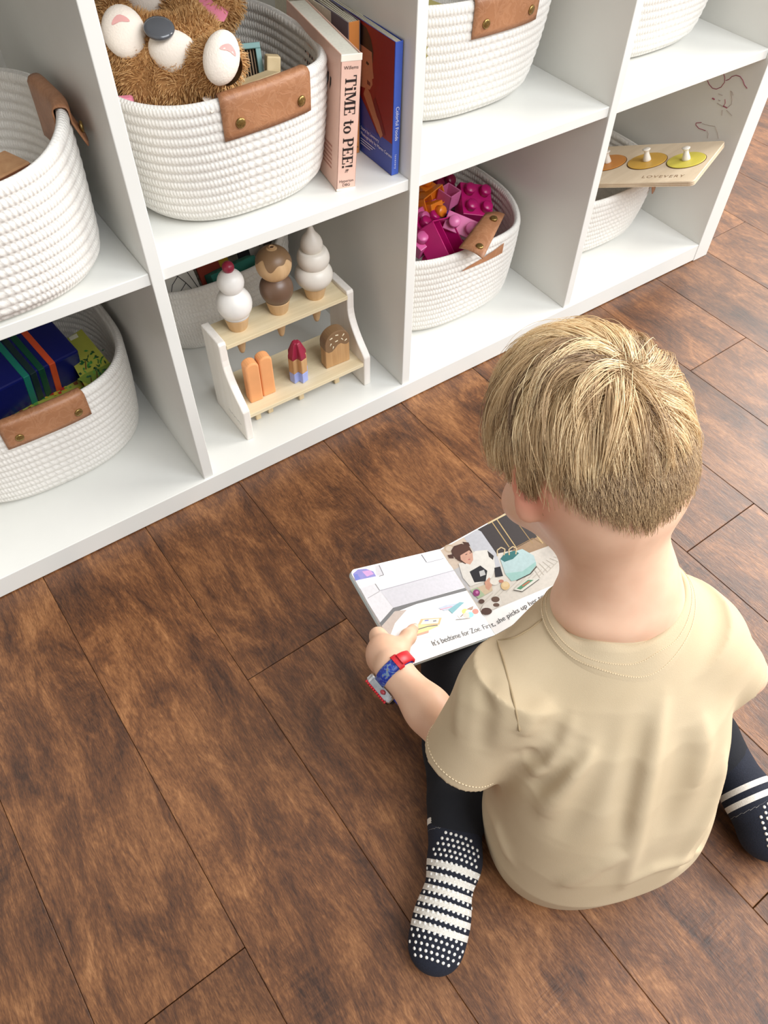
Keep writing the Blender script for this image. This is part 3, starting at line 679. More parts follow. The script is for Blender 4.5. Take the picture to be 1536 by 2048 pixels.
# ================================================================== knob puzzle board resting on its basket
gx, gy, gz_ = .14, -.32, .2185
pn = np.array([-gx, -gy, 1.]); pn /= np.linalg.norm(pn); pp = np.array([1.0, .05, gz_])
P_ = lambda u, v: onplane(u, v, pp, pn)
FR = P_(1387, 362.5); FLp = P_(1201, 366.5); BR_ = P_(1451, 281)
ex = (FLp-FR)/np.linalg.norm(FLp-FR); ez = pn; ey = np.cross(ez, ex)
if np.dot(ey, BR_-FR) < 0: ey = -ey
dep_b = np.dot(BR_-FR, ey); LENB = .30
RB = np.stack([-ex, ey, ez], 1); org = FR+ex*LENB   # local x toward the front-right corner, y to the back
BOARD = grainmat('maple_board', (216, 194, 164), (228, 208, 180), .45, 0, .6)
o = thing('puzzle_board', 'pale plywood knob puzzle board laid across a basket', 'puzzle', tuple(org))
def rrect(x0, y0, x1, y1, r, n=5):
    P = []
    for cx, cy, a0 in ((x1-r, y0+r, -PI/2), (x1-r, y1-r, 0), (x0+r, y1-r, PI/2), (x0+r, y0+r, PI)):
        for i in range(n+1): a = a0+PI/2*i/n; P.append((cx+r*math.cos(a), cy+r*math.sin(a)))
    return P
MB(RB, org).prism(rrect(0, 0, LENB, dep_b, .008), -.0085, 0).build('board', BOARD, o, fixn=True, bevel=.0007)
m = MB(RB, org)
for zz in (-.0028, -.0056):
    R4 = rrect(-.00025, -.00025, LENB+.00025, dep_b+.00025, .008); n = len(R4)
    m.add([(p[0], p[1], zz) for p in R4]+[(p[0], p[1], zz-.0006) for p in R4], [(i, (i+1) % n, n+(i+1) % n, n+i) for i in range(n)])
m.build('ply_layers', mat('ply_line', (150, 116, 78), .6), o)
loc_ = lambda u, v: (RB.T@(P_(u, v)-org))
f8 = lambda u, v: (1120+u/3.692, 120+v/3.692)
vs, fs = textmesh('LOVEVERY', .0128, 0, spacing=1.25); a = loc_(*f8(598, 872)); MB(RB, org).add([(p[0]+a[0], a[1]+p[1], .0002) for p in vs], fs).build('engraved_lettering', mat('engraved_brown', (142, 112, 80), .7), o)
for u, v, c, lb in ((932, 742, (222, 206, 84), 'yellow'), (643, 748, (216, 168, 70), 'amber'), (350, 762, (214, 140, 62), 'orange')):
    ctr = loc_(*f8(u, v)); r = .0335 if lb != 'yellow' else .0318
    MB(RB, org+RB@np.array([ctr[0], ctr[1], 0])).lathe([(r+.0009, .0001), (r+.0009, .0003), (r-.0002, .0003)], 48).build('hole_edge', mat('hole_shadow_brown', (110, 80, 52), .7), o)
    t = thing('puzzle_disc', lb+' round wooden puzzle piece with a white peg knob', 'puzzle piece', tuple(org+RB@np.array([ctr[0], ctr[1], 0])), group='round pieces in the puzzle board')
    L = MB(RB, org+RB@np.array([ctr[0], ctr[1], .0005])); L.lathe([(r-.001, -.0003), (r-.0004, .0005), (r-.001, .0010), (.0002, .0010)], 48).build('disc', grainmat('stain_'+lb, tuple(int(x*.94) for x in c), c, .45, 0, .6), t)
    L = MB(np.stack([RB[:, 0], RB[:, 1], RB[:, 2]], 1), org+RB@np.array([ctr[0], ctr[1], .0014])); L.lathe([(.0062, 0), (.0070, .001), (.0066, .004), (.0044, .012), (.0040, .015), (.0052, .0175), (.0066, .0188), (.0068, .0200), (.0056, .0208), (.0002, .0210)], 24).build('knob', CREAM2, t, True)
# ================================================================== plush bunny and blocks in its basket
FURB = mat('caramel_fur', (176, 130, 80), .9, bump=(260, .8)); FURW = mat('cream_plush', (232, 220, 206), .95, bump=(500, .5)); PINKP = mat('pink_plush', (222, 130, 150), .9, bump=(500, .3)); PADP = mat('pad_pink', (214, 158, 152), .85)
bc = dep(338, 150, .835); toC = (CAM_POS-bc)/np.linalg.norm(CAM_POS-bc)
bun = thing('plush_bunny', 'caramel brown plush bunny lying in the basket, white feet up', 'plush toy', tuple(bc-UP*.06))
f1 = dep(248, 64, .775); f2 = dep(443, 116, .765); head = dep(330, -28, .905); earp = [dep(425, -30, .885), dep(445, 10, .875), dep(436, 46, .88)]
Bv = Vol(bc-np.array([.11, .09, .09]), bc+np.array([.14, .15, .12]), .0028)
Bv.ell(bc-UP*.004, (.058, .050, .056), None, 0); Bv.ell(head, (.050, .046, .046), None, .02)
Bv.chain([bc+(f1-bc)*.30-UP*.022, f1-toC*.020-UP*.004], [.034, .023], .02); Bv.chain([bc+(f2-bc)*.35-UP*.016, f2-toC*.018-UP*.004], [.030, .022], .02)
Bv.chain([dep(352, 28, .86), dep(402, 78, .82), dep(420, 108, .815)], [.022, .018, .016], .012)
Bv.chain([dep(240, 10, .87), dep(232, 40, .835)], [.022, .018], .012)
Bv.chain(earp, [.014, .019, .013], .008); Bv.chain([dep(260, -25, .9), dep(222, -2, .88)], [.014, .018], .008)
Vb, Fb = Bv.mesh(1); fb = link('fur_body', npmesh('fur_body', Vb-OFF[bun.name], Fb), FURB, bun, True, label='caramel brown fur')
nb_ = np.cross(Vb[Fb[:, 1]]-Vb[Fb[:, 0]], Vb[Fb[:, 2]]-Vb[Fb[:, 0]]); ar = np.linalg.norm(nb_, axis=1); nb_ /= ar[:, None]+1e-12
belly_c = dep(350, 106, .783); but_c = dep(318, 56, .764)
S_ = []; TI = []; vis = (nb_@toC) > -.3; pk = np.argwhere(vis)[:, 0]; pr_ = ar[pk]/ar[pk].sum()
for i in RNG.choice(pk, 17000, p=pr_):
    p = (Vb[Fb[i]]*RNG.dirichlet((1, 1, 1, 1))[:, None]).sum(0); n = nb_[i]
    cl = np.sin(p*190)+np.sin(p[[1, 2, 0]]*270+1); d = n*.75+cl*.28+RNG.normal(0, .22, 3)-UP*.35; d /= np.linalg.norm(d); L_ = .0060+.0032*RNG.random()
    S_.append(np.array([p, p+(n*.6+d*.4)*L_*.5, p+(n*.35+d*.65)*L_])); TI.append(np.clip(.5+.2*RNG.normal(), 0, 1))
t = NT('caramel_fur_strands'); a = t.n('Attribute'); a.attribute_name = 'tint'; FURS = t.set(t.ramp(a.outputs['Fac'], [(0, (140, 94, 50)), (.5, (200, 152, 94)), (1, (232, 194, 140))]), .75)
cu = bpy.data.hair_curves.new('fur'); cu.add_curves([3]*len(S_)); cu.attributes['position'].data.foreach_set('vector', (np.concatenate(S_)-OFF[bun.name]).astype(np.float32).ravel())
ra = cu.attributes.get('radius') or cu.attributes.new('radius', 'FLOAT', 'POINT'); ra.data.foreach_set('value', np.tile([.00042, .00036, .0001], len(S_)).astype(np.float32))
ti = cu.attributes.new('tint', 'FLOAT', 'POINT'); ti.data.foreach_set('value', np.repeat(TI, 3).astype(np.float32))
o = bpy.data.objects.new('fur', cu); COL.objects.link(o); cu.materials.append(FURS); o.parent = bun; OFF[o.name] = OFF[bun.name]; props(o, kind='stuff')
Rc = basis(CR[:, 0], z=toC)
MB(Rc@rotz(-.35), belly_c-toC*.004).sphere((0, 0, 0), (.0265, .0205, .015), 28, 16).build('belly', FURW, bun, True, label='cream belly patch')
MB(Rc, dep(300, -8, .842)).sphere((0, 0, 0), (.030, .022, .018), 24, 14).build('muzzle', FURW, bun, True, label='cream muzzle')
for c, ang, rx_, rz_ in ((f1, .18, .0215, .0240), (f2, -.35, .0185, .0250)):
    Rp_ = Rc@rotz(ang)@rotx(-.15 if c is f1 else -.1)@roty(0 if c is f1 else .35)
    fo = MB(Rp_, c).sphere((0, 0, 0), (rx_, rz_, .0135), 28, 16).build('foot', FURW, bun, True, label='white plush foot')
    def padpt(x, y, rx=rx_, rz=rz_): return (x, y, .0135*math.sqrt(max(0, 1-(x/rx)**2-(y/rz)**2))+.0004)
    m = MB(Rp_, c); n_ = 18
    pp_ = [(.010*math.cos(2*PI*i/n_)*.9, .0085+.0048*math.sin(2*PI*i/n_)*(1 if math.sin(2*PI*i/n_) > 0 else .35)-.003*abs(math.cos(2*PI*i/n_))) for i in range(n_)]
    m.add([padpt(*q) for q in pp_]+[padpt(0, .0085)], [(i, (i+1) % n_, n_) for i in range(n_)]); m.build('paw_print', PADP, fo, True)
MB(Rc@rotx(-.85), but_c).lathe([(.0002, -.003), (.0140, -.003), (.0152, 0), (.0145, .0016), (.011, .0026), (.0002, .0030)], 32).build('sound_button', mat('smoky_button', (84, 86, 90), .12), bun, True, label='dark glossy push button')
m = MB(); m.grid(lambda i, j: (lambda p, q: p+toC*(.0260+.0030*math.sin(PI*j/4))+np.cross(toC, (earp[2]-earp[0])/np.linalg.norm(earp[2]-earp[0]))*(j-2.3)*.0105*math.sin(PI*(.12+.76*i/7)))(earp[0]+(earp[2]-earp[0])*i/7, 0), 8, 5); m.build('ear_lining', PINKP, bun, True, label='pink inner ear')
# blocks beside the bunny
PINE = grainmat('pine_block', (206, 180, 134), (224, 202, 160), .6, 0, .8)
o = thing('toy_crate', 'teal framed toy box with dark slatted front beside the bunny', 'toy box', tuple(dep(492, 128, .885)))
TEAL = mat('muted_teal', (122, 160, 156), .5); cb = dep(490, 128, .885); Rk = rotz(-.35)@rotx(-.5)
for lo, hi in (((-.020, -.004, .014), (.020, .012, .020)), ((-.020, -.004, -.022), (.020, .012, -.016)), ((.014, -.004, -.016), (.020, .012, .014)), ((-.020, -.004, -.016), (-.014, .012, .014))): MB(Rk, cb).box(lo, hi).build('frame', TEAL, o, bevel=.0008)
MB(Rk, cb).box((-.0145, .006, -.0165), (.0145, .011, .0145)).build('back_board', mat('box_dark', (56, 48, 40), .8), o)
for k in range(8): MB(Rk, cb).box((-.0125+.0034*k, .002, -.016), (-.0110+.0034*k, .004, .014)).build('slat', mat('slat_brown', (146, 120, 90), .7), o)
def block(lb, p, R, s, mt=None, cat='toy block', nm='wooden_block', bev=.0015, grp='wooden blocks beside the bunny'):
    m = MB(R, p); m.box((-s[0]/2, -s[1]/2, -s[2]/2), (s[0]/2, s[1]/2, s[2]/2)); return m.build(nm, mt or PINE, None, bevel=bev, label=lb, cat=cat, group=grp)
block('flat pale wooden block lying below the teal box', dep(512, 172, .855), rotz(.15)@rotx(-.25), (.055, .028, .016))
block('pale wooden block standing on end near the basket rim', dep(545, 150, .885), rotz(-.3)@rotx(-.2)@roty(.15), (.016, .016, .04))
block('small pale wooden block wedged behind the leather handle', dep(520, 190, .850), rotz(.6)@roty(.2), (.03, .02, .014))
MB(rotz(.1)@rotx(-.5), dep(462, 178, .852)).prism(rrect(-.016, -.012, .016, .012, .006), -.012, .012).build('wooden_block', grainmat('rounded_block', (196, 186, 158), (212, 202, 176), .6, 0, .8), None, fixn=True, bevel=.004, label='rounded greyish wooden block under the right plush foot', cat='toy block', group='wooden blocks beside the bunny')
MB(rotz(.5)@rotx(.25), dep(428, 203, .795)).prism([(-.018, -.009), (.014, -.012), (.020, .004), (-.004, .012)], -.0004, .0004).build('fabric_tag', FURW, None, fixn=True, label='white sewn tag sticking out under the bunny', cat='tag')
block('folded pink felt scrap under the bunny foot', dep(438, 200, .812), rotz(.4), (.028, .012, .012), PINKP, 'felt scrap', 'felt_scrap', .003, 'felt scraps in the bunny basket')
block('pink felt scrap at the left rim of the bunny basket', dep(247, 208, .800), rotz(-.4), (.022, .012, .014), PINKP, 'felt scrap', 'felt_scrap', .003, 'felt scraps in the bunny basket')
# ================================================================== upper left basket: patterned block and a red one
p = on(14, 348, 2, .47); o = thing('wooden_block', 'wooden block with brown scalloped band in the upper left basket', 'toy block', tuple(p), group='blocks in the upper left basket'); Rq = rotz(.35)
MB(Rq, p).box((-.03, -.02, -.03), (.018, .02, .012)).build('block_body', grainmat('tan_block', (178, 130, 88), (198, 152, 108), .6, 2, .8), o, bevel=.0015)
n_ = 24; MB(Rq@XZ, p+Rq@np.array([0, -.0203, 0])).prism([(-.03, .010)]+[(-.03+.048*i/n_, -.006+.004*math.sin(i*1.05)) for i in range(n_+1)]+[(.018, .010)], -.0006, .0006).build('scalloped_band', mat('band_brown', (112, 66, 42), .5), o, fixn=True)
block('red wooden block beneath the scalloped one', on(4, 392, 2, .455), rotz(.2), (.05, .04, .03), mat('red_block', (168, 44, 40), .5), grp='blocks in the upper left basket')
block('tan plank lying in the upper left basket', on(22, 372, 2, .45), rotz(.5), (.07, .05, .012), grainmat('tan_block', (178, 130, 88), (198, 152, 108)), grp='blocks in the upper left basket')
block('olive felt pouch showing above the rim of the upper basket', np.array([.43, .15, .495]), rotz(.2), (.10, .12, .05), mat('olive_felt', (150, 140, 84), .9), 'pouch', 'felt_pouch', .01, None)
# ================================================================== lower left basket: blue striped box, picture books
NAVY = mat('dark_blue_plastic', (12, 20, 84), .25); pe = on(150, 722, 2, .166)
axb = np.array([-.985, -.17, .02]); axb /= np.linalg.norm(axb); upb = np.array([0, -.25, 1.]); Rb_ = basis(axb, y=np.cross(upb, axb))
o = thing('storage_box', 'dark blue plastic box with green and orange bands, lower left basket', 'box', tuple(pe))
hx = [(.046*math.cos(PI/3*k+PI/6), .046*math.sin(PI/3*k+PI/6)) for k in range(6)]
RX = np.stack([Rb_[:, 1], Rb_[:, 2], Rb_[:, 0]], 1); RX = RX if np.linalg.det(RX) > 0 else RX*[1, 1, 1]
dq = [(.041, .041), (-.041, .041), (-.041, -.041), (.041, -.041)]; base = pe+np.array([0, .044, -.012])
def boxring(z0, z1, s): return MB(RX, base).prism([(a*s, b*s) for a, b in dq], z0, z1)
boxring(0, .165, 1).build('box_body', NAVY, o, fixn=True, bevel=.003)
for z, c, nm in ((.036, (196, 74, 38), 'orange_band'), (.052, (10, 66, 44), 'green_band'), (.064, (18, 40, 40), 'dark_band'), (.074, (22, 110, 92), 'teal_band')):
    boxring(z, z+.009, 1.025).build(nm, mat(nm+'_plastic', c, .35), o, fixn=True, bevel=.001)
MB(RX, base).prism([(a*.62, b*.62) for a, b in dq], -.004, .0005).build('end_panel', mat('darker_navy', (10, 14, 52), .3), o, fixn=True, bevel=.001)
def flatbook(lb, quad, z, thick, c, nm='picture_book', tilt=(0, 0), grp=None, dec=()):
    n = np.array([-tilt[0], -tilt[1], 1.]); n /= np.linalg.norm(n); p0 = on(*quad[0], 2, z); P = [onplane(*q, p0, n) for q in quad]; cen = sum(P)/4
    o = thing(nm, lb, 'book', tuple(cen), group=grp); m = MB(); m.add([p for p in P]+[p-n*thick for p in P], [(0, 1, 2, 3), (7, 6, 5, 4)]+[(i, (i+1) % 4, 4+(i+1) % 4, 4+i) for i in range(4)])
    bo = m.build('book_block', mat('cover_'+lb.split()[0]+str(len(bpy.data.objects)), c, .4), o, fixn=True)
    if dec:
        d = MB(); k = 0
        for pts, cc in dec: k += 1; d.col = lin(cc); Q = [onplane(*q, p0+n*(.0003+.00002*k), n) for q in pts]; d.add(Q, [tuple(range(len(Q)))])
        d.build('cover_picture', printmat(), bo, ink=True)
    return o
f5 = lambda u, v: (u/3.531, 600+v/3.531)
dec = []; rr = random.Random(5)
dec.append(([f5(*q) for q in ((485, 265), (540, 235), (555, 262), (500, 288))], (226, 222, 196)))
dec.append(([f5(*q) for q in ((545, 560), (600, 520), (700, 480), (780, 440), (815, 495), (640, 600))], (118, 140, 52)))
for k in range(46):
    u = rr.uniform(560, 740); v = rr.uniform(350, 560); a = rr.uniform(0, 6.28); l = rr.uniform(22, 48); w_ = rr.uniform(5, 11); cc = rr.choice([(34, 92, 40), (58, 128, 52), (24, 66, 34), (92, 150, 66), (40, 84, 60)])
    d = (math.cos(a), math.sin(a)*.8); dec.append(([f5(u, v), f5(u+d[0]*l*.5-d[1]*w_, v+d[1]*l*.5+d[0]*w_), f5(u+d[0]*l, v+d[1]*l), f5(u+d[0]*l*.5+d[1]*w_, v+d[1]*l*.5-d[0]*w_)], cc))
for u, v in ((600, 430), (680, 500), (640, 545)): dec.append(([f5(u, v), f5(u+6, v), f5(u+12, v+60), f5(u+4, v+60)], (96, 64, 38)))
flatbook('olive picture book with jungle leaves beside the blue box', [f5(430, 300), f5(575, 205), f5(812, 490), f5(600, 610)], .170, .012, (148, 148, 58), tilt=(.15, .25), grp='books in the lower left basket', dec=dec)
dec = []
for k in range(60):
    u = rr.uniform(0, 620); v = 845-u*.40+rr.uniform(-60, 30); l = rr.uniform(10, 32); dec.append(([f5(u, v), f5(u+l, v-l*.5), f5(u+l*1.4, v+l*.3), f5(u+l*.4, v+l*.6)], rr.choice([(64, 150, 70), (120, 176, 72), (196, 52, 44), (226, 190, 60), (40, 110, 60), (150, 90, 50)])))
flatbook('yellow-green picture book with parrots under the blue box', [f5(-60, 700), f5(620, 480), f5(700, 620), f5(-40, 880)], .128, .012, (168, 172, 74), grp='books in the lower left basket', dec=dec)
# ================================================================== basket behind the stand: cards, cloth and papers
def upright(lb, c, w_, h_, th, ang, lean, col, cat, nm, rgh=.6):
    return MB(rotz(ang)@rotx(lean), c).box((-w_/2, -th/2, -h_/2), (w_/2, th/2, h_/2)).build(nm, mat(nm+str(len(bpy.data.objects)), col, rgh), None, bevel=.001, label=lb, cat=cat, group='papers and cards in the rear basket')
pc = on(358, 566, 1, .285); sheet = thing('drawing_sheet', 'white drawing sheet with black lines in the rear basket', 'paper', tuple(pc), group='papers and cards in the rear basket')
Rs_ = rotz(.15)@rotx(-.45); MB(Rs_, pc).box((-.045, -.0015, -.05), (.030, .0015, .03)).build('sheet', mat('paper_white', (206, 202, 192), .8), sheet)
m = MB(Rs_, pc)
for L_ in ([(-.01, .02), (.002, .01), (.010, -.004), (.016, -.018)], [(.002, .01), (-.012, .002), (-.022, -.012)], [(.010, -.004), (-.004, -.012), (-.010, -.03)], [(.016, .022), (.020, .006), (.026, -.02)]): m.tube([(a, -.0018, b) for a, b in L_], .0006, 5)
m.build('drawn_lines', mat('pen_black', (40, 38, 38), .6), sheet)
upright('folded teal cloth lying in the rear basket', on(470, 560, 1, .290), .085, .05, .03, .12, -.5, (52, 122, 106), 'cloth', 'folded_cloth', .95)
upright('dark red card leaning in the rear basket', on(425, 535, 1, .315), .06, .05, .004, .3, -.3, (150, 56, 36), 'card', 'picture_card')
upright('small yellow card poking out beside the red one', on(448, 528, 1, .320), .02, .03, .004, .3, -.3, (190, 150, 40), 'card', 'picture_card')
upright('black card behind the first toy ice cream', on(500, 510, 1, .330), .045, .07, .004, .1, -.2, (34, 28, 30), 'card', 'picture_card')
upright('grey patterned card behind the caramel scoop', on(540, 500, 1, .335), .06, .07, .004, .05, -.2, (120, 112, 106), 'card', 'picture_card')
upright('white paper scrap behind the second toy ice cream', on(520, 520, 1, .325), .03, .06, .002, .2, -.3, (190, 184, 176), 'paper', 'paper_scrap')
upright('navy card by the divider in the rear basket', on(341, 575, 1, .305), .02, .05, .004, .1, -.2, (26, 30, 62), 'card', 'picture_card')
# ================================================================== plastic building blocks
PL = {'orange': (236, 132, 34), 'pink': (214, 98, 156), 'magenta': (186, 20, 106), 'crimson': (128, 6, 58), 'rose': (226, 120, 172), 'purple': (92, 50, 150), 'white': (222, 214, 204)}
def brick(lb, u, v, z, nx, ny, h, col, R, hollow=False, uu=.029):
    p = on(800+u/4.042, 330+v/4.042, 2, z); o = thing('building_block', lb, 'building block', tuple(p), group='plastic building blocks in the basket')
    M_ = mat('plastic_'+col, PL[col], .3, Subsurface_Weight=0.0); a, b = nx*uu/2, ny*uu/2
    if hollow:
        m = MB(R, p); w_ = .0022; m.box((-a, -b, -h/2), (a, -b+w_, h/2)); MB(R, p).box((-a, b-w_, -h/2), (a, b, h/2)).build('wall', M_, o, bevel=.0005); MB(R, p).box((-a, -b, -h/2), (-a+w_, b, h/2)).build('wall', M_, o, bevel=.0005)
        MB(R, p).box((a-w_, -b, -h/2), (a, b, h/2)).build('wall', M_, o, bevel=.0005); m.build('wall', M_, o, bevel=.0005); MB(R, p).box((-a, -b, -h/2), (a, b, -h/2+w_)).build('base', M_, o, bevel=.0005)
        if nx > 1: MB(R, p).box((-.0008, -b, -h/2), (.0008, b, h/2-.006)).build('inner_rib', M_, o)
        sgn = -1
    else: MB(R, p).box((-a, -b, -h/2), (a, b, h/2)).build('block_body', M_, o, bevel=.0012); sgn = 1
    for i in range(nx):
        for j in range(ny):
            L_ = MB(R, p+R@np.array([-a+uu*(i+.5), -b+uu*(j+.5), sgn*h/2])); k_ = uu/.024; e = [(.0078*k_, 0), (.0078*k_, .0085*k_), (.0070*k_, .0098*k_), (.0002, .0100*k_)]
            L_.lathe(e if sgn > 0 else [(r_, -z_) for r_, z_ in reversed(e)], 20).build('stud', M_, o, True, fixn=True)
E_ = lambda x, y, z: rotz(z)@roty(y)@rotx(x)
brick('orange block with its stud at the very back left', 205, 205, .188, 1, 1, .024, 'orange', E_(.1, 0, .1))
brick('flat-sided orange block above the other orange one', 232, 285, .185, 2, 1, .028, 'orange', E_(1.2, .0, .35), True)
brick('lower small orange block next to the pink one', 265, 372, .178, 1, 1, .024, 'orange', E_(1.2, .1, .2))
brick('dark pink block tucked under the orange ones', 180, 400, .172, 2, 1, .024, 'pink', E_(1.1, 0, .2))
brick('crimson block at the back by the basket wall', 305, 165, .176, 2, 1, .024, 'crimson', E_(.9, .1, .2))
brick('hollow rose block standing open side up', 392, 255, .180, 1, 1, .026, 'rose', E_(.15, 0, .25), True)
brick('large magenta block lying against the back of the basket', 590, 315, .160, 2, 2, .030, 'magenta', E_(.55, .25, -.35))
brick('white block of which one stud shows', 285, 470, .158, 1, 1, .02, 'white', E_(.2, 0, .2))
brick('purple block mostly buried in the middle', 360, 480, .154, 1, 1, .022, 'purple', E_(.4, .1, .3))
brick('rose block with two studs facing the handle', 500, 505, .168, 1, 2, .028, 'rose', E_(.35, -.75, .45), False, .030)
brick('big hollow crimson block with cross rib at the front', 330, 625, .165, 2, 2, .040, 'magenta', E_(.75, .35, .35), True, .031)
brick('magenta block at the left above the big hollow one', 190, 490, .165, 2, 1, .026, 'magenta', E_(.6, .1, .4))
brick('pink block with round stud at the front left rim', 165, 640, .165, 1, 1, .026, 'pink', E_(.4, -.2, .1))
brick('crimson block filling the bottom of the basket', 480, 420, .120, 3, 3, .03, 'crimson', E_(.05, 0, .2), False, .028)
# ================================================================== the boy
BO = np.array([.145, -.655, 0]); BF = np.array([.309, .951, 0]); BR = np.array([.951, -.309, 0]); UP = np.array([0, 0, 1.])
W = lambda x, y, z: BO+BR*x+BF*y+UP*z
boy = thing('person', 'small child in a beige t-shirt sitting on the floor reading a board book', 'person', tuple(BO))
def skin_mat():
    t = NT('skin'); n = t.noise(t.tc(), 34, 3); n2 = t.noise(t.tc(), 700, 3)
    a = t.n('VertexColor'); a.layer_name = 'flush'
    c = t.ramp(n, [(.3, (226, 180, 150)), (.7, (236, 194, 164))]); c = t.mix(a.outputs[0], c, lin((222, 124, 98)))
    return t.set(c, .5, t.bump(n2, .06, .0005), Subsurface_Weight=.12, Subsurface_Radius=(.012, .005, .003), Subsurface_Scale=.35)
def cloth_mat(name, c0, c1, weave=1500, b=.25, rough=.9, sheen=.15):
    t = NT(name); n1 = t.noise(t.tc(), 12, 3); n2 = t.noise(t.tc(), weave, 3)
    return t.set(t.ramp(n1, [(.3, c0), (.7, c1)]), rough, t.bump(n2, b, .0006), Sheen_Weight=sheen)
SKIN = skin_mat(); SHIRT = cloth_mat('beige_jersey', (194, 173, 140), (203, 183, 151), sheen=0); PANTS = cloth_mat('black_fleece', (17, 18, 23), (24, 25, 31), 900, .4, .95, .0)
hc = dep(1174, 870, .600)
_h = np.array([.352, .936, 0]); _p = .65; HF = _h*math.cos(_p)-UP*math.sin(_p); HU = _h*math.sin(_p)+UP*math.cos(_p); HX = np.cross(HF, HU)
_roll = .07; HX, HU = HX*math.cos(_roll)+HU*math.sin(_roll), HU*math.cos(_roll)-HX*math.sin(_roll)
HR = np.stack([HX, HF, HU], 1)
H = lambda x, y, z: hc+HR@np.array([x, y, z])
SL = np.array([.050, -.559, .276]); SR = np.array([.214, -.616, .286])
ELB = dep(945, 1522, .738); WR = dep(786, 1338, .782)
bP0, bP1, bP2, bP3 = [CAM_POS+.9749*(np.array(q)-CAM_POS) for q in ((.0524, -.3027, .1387), (.1863, -.3076, .0792), (.1736, -.4376, .0613), (.0397, -.4326, .1208))]
bN = np.cross(bP3-bP0, bP1-bP0); bN /= np.linalg.norm(bN); bX = (bP1-bP0)/np.linalg.norm(bP1-bP0); bE = (bP0-bP3)/np.linalg.norm(bP0-bP3)
if bN[2] < 0: bN = -bN
ELR = W(.155, .055, .165); 
_s = (bP2-bP1)/np.linalg.norm(bP2-bP1); rX = np.array([math.cos(.2), .04*math.cos(.2), math.sin(.2)]); rX -= (rX@_s)*_s; rX /= np.linalg.norm(rX); rN = np.cross(rX, -_s); rN = rN if rN[2] > 0 else -rN
PW_ = .143
rEdge = bP2+rX*PW_+(-_s)*.045
WRR = rEdge+rX*.012+_s*.045-UP*.004
NC = np.array([.163, -.568, .334])
RF_ = BF*math.cos(.42)-UP*math.sin(.42); RU_ = BF*math.sin(.42)+UP*math.cos(.42)
# ---- body: one continuous surface
B = Vol((-.06, -.76, .0), (.42, -.34, .57), .0024)
B.ell(hc, (.0600, .079, .0735), HR, 0); B.ell(H(0, .030, -.052), (.047, .054, .058), HR, .03); B.ell(H(0, .052, -.085), (.024, .022, .018), HR, .02)
B.ell(H(0, -.035, -.030), (.058, .050, .052), HR, .03)
B.chain([H(0, .083, -.030), H(0, .096, -.052)], [.006, .010], .008)          # nose
B.ell(H(0, .083, -.073), (.018, .008, .007), HR, .008)                       # lips
for sx in (-1, 1):
    B.ell(H(sx*.026, .080, -.028), (.012, .007, .007), HR, .006, True)
    B.ell(H(sx*.037, .062, -.060), (.020, .020, .020), HR, .02)
    # ear: outer rim, bowl and lobe
    Re = HR@rotz(sx*-.72)@rotx(.10)
    e = H(sx*.0610, -.029, -.018)
    B.ell(H(sx*.052, -.014, -.022), (.012, .014, .022), HR, .012)
    B.ell(e, (.0046, .0170, .0290), Re, .005); B.ell(e+Re@np.array([sx*.0050, .003, .004]), (.0036, .0105, .0190), Re, .003, True)
    B.ell(e+Re@np.array([0, .006, -.021]), (.0052, .0080, .0100), Re, .006)
B.ell(NC+BR*-.009+RU_*.002, (.056, .048, .026), np.stack([BR, RF_, RU_], 1), .02)
B.chain([NC+np.array([-.004, -.004, -.03]), NC+np.array([.0, .012, .02]), H(0, -.022, -.055)], [.047, .041, .041], .02)
for S in (SL, SR): B.cap(NC-UP*.046, S-UP*.006, .024, .024, .02)
B.chain([W(0, .0, .06), W(0, .03, .18), W(-.005, .065, .27)], [.07, .05, .045], .02)
B.chain([SL, ELB, ELB*.45+WR*.55, WR], [.026, .0235, .0215, .0160], .012)
B.chain([SR, ELR, WRR], [.026, .0235, .0165], .012)
for sx, kn in ((-1, W(-.094, .195, .044)), (1, W(.150, .19, .056))): B.cap(W(sx*.06, .03, .06), kn, .05, .036, .02)
# left hand holding the page edge: palm outside the edge, fingers below the page, thumb on top
gE = onplane(779, 1281, bP0, bN)
palm = gE*.55+WR*.45-bN*.004-bX*.004
B.chain([WR, palm, gE-bX*.008-bN*.004], [.0158, .0185, .0125], .012)
B.ell(palm, (.016, .020, .013), basis(bX, bE), .012)
tip = onplane(821, 1264, bP0, bN)+bN*.0058; tb = palm+bX*.010+bN*.010+bE*-.002
B.chain([palm+bX*.004+bN*.004, tb, tb*.45+tip*.55+bN*.0035, tip], [.0115, .0098, .0082, .0066], .006)
for i, (t, L) in enumerate(((.010, .034), (-.003, .038), (-.016, .035), (-.028, .028))):
    k0 = gE+bE*t-bX*.009-bN*.002; k1 = gE+bE*(t+.002)-bX*.002-bN*.0135; k2 = k1+bX*L*.55-bN*.001; k3 = k1+bX*L+bN*.0025
    B.chain([palm+bE*t*.4, k0, k1, k2, k3], [.012, .0092, .0074, .0066, .0060], .004)
# right hand at the right page edge (hidden behind the head from here)
pr = rEdge+rX*.008-rN*.004
B.chain([WRR, pr], [.0165, .018], .012)
rE = -_s
B.chain([pr+rN*.004, pr+rN*.010+rE*.008-rX*.004, rEdge+rN*.0075-rX*.016+rE*.016], [.011, .009, .007], .006)
for t, L in ((.016, .034), (.003, .038), (-.010, .035), (-.022, .028)):
    k0 = rEdge+rE*t+rX*.009-rN*.002; k1 = rEdge+rE*t+rX*.002-rN*.0135
    B.chain([pr, k0, k1, k1-rX*L*.55-rN*.001, k1-rX*L+rN*.0025], [.012, .0092, .0074, .0066, .0060], .004)
V, Fc = B.mesh(2)
ob = link('body', npmesh('body', V-BO, Fc), SKIN, boy, True)
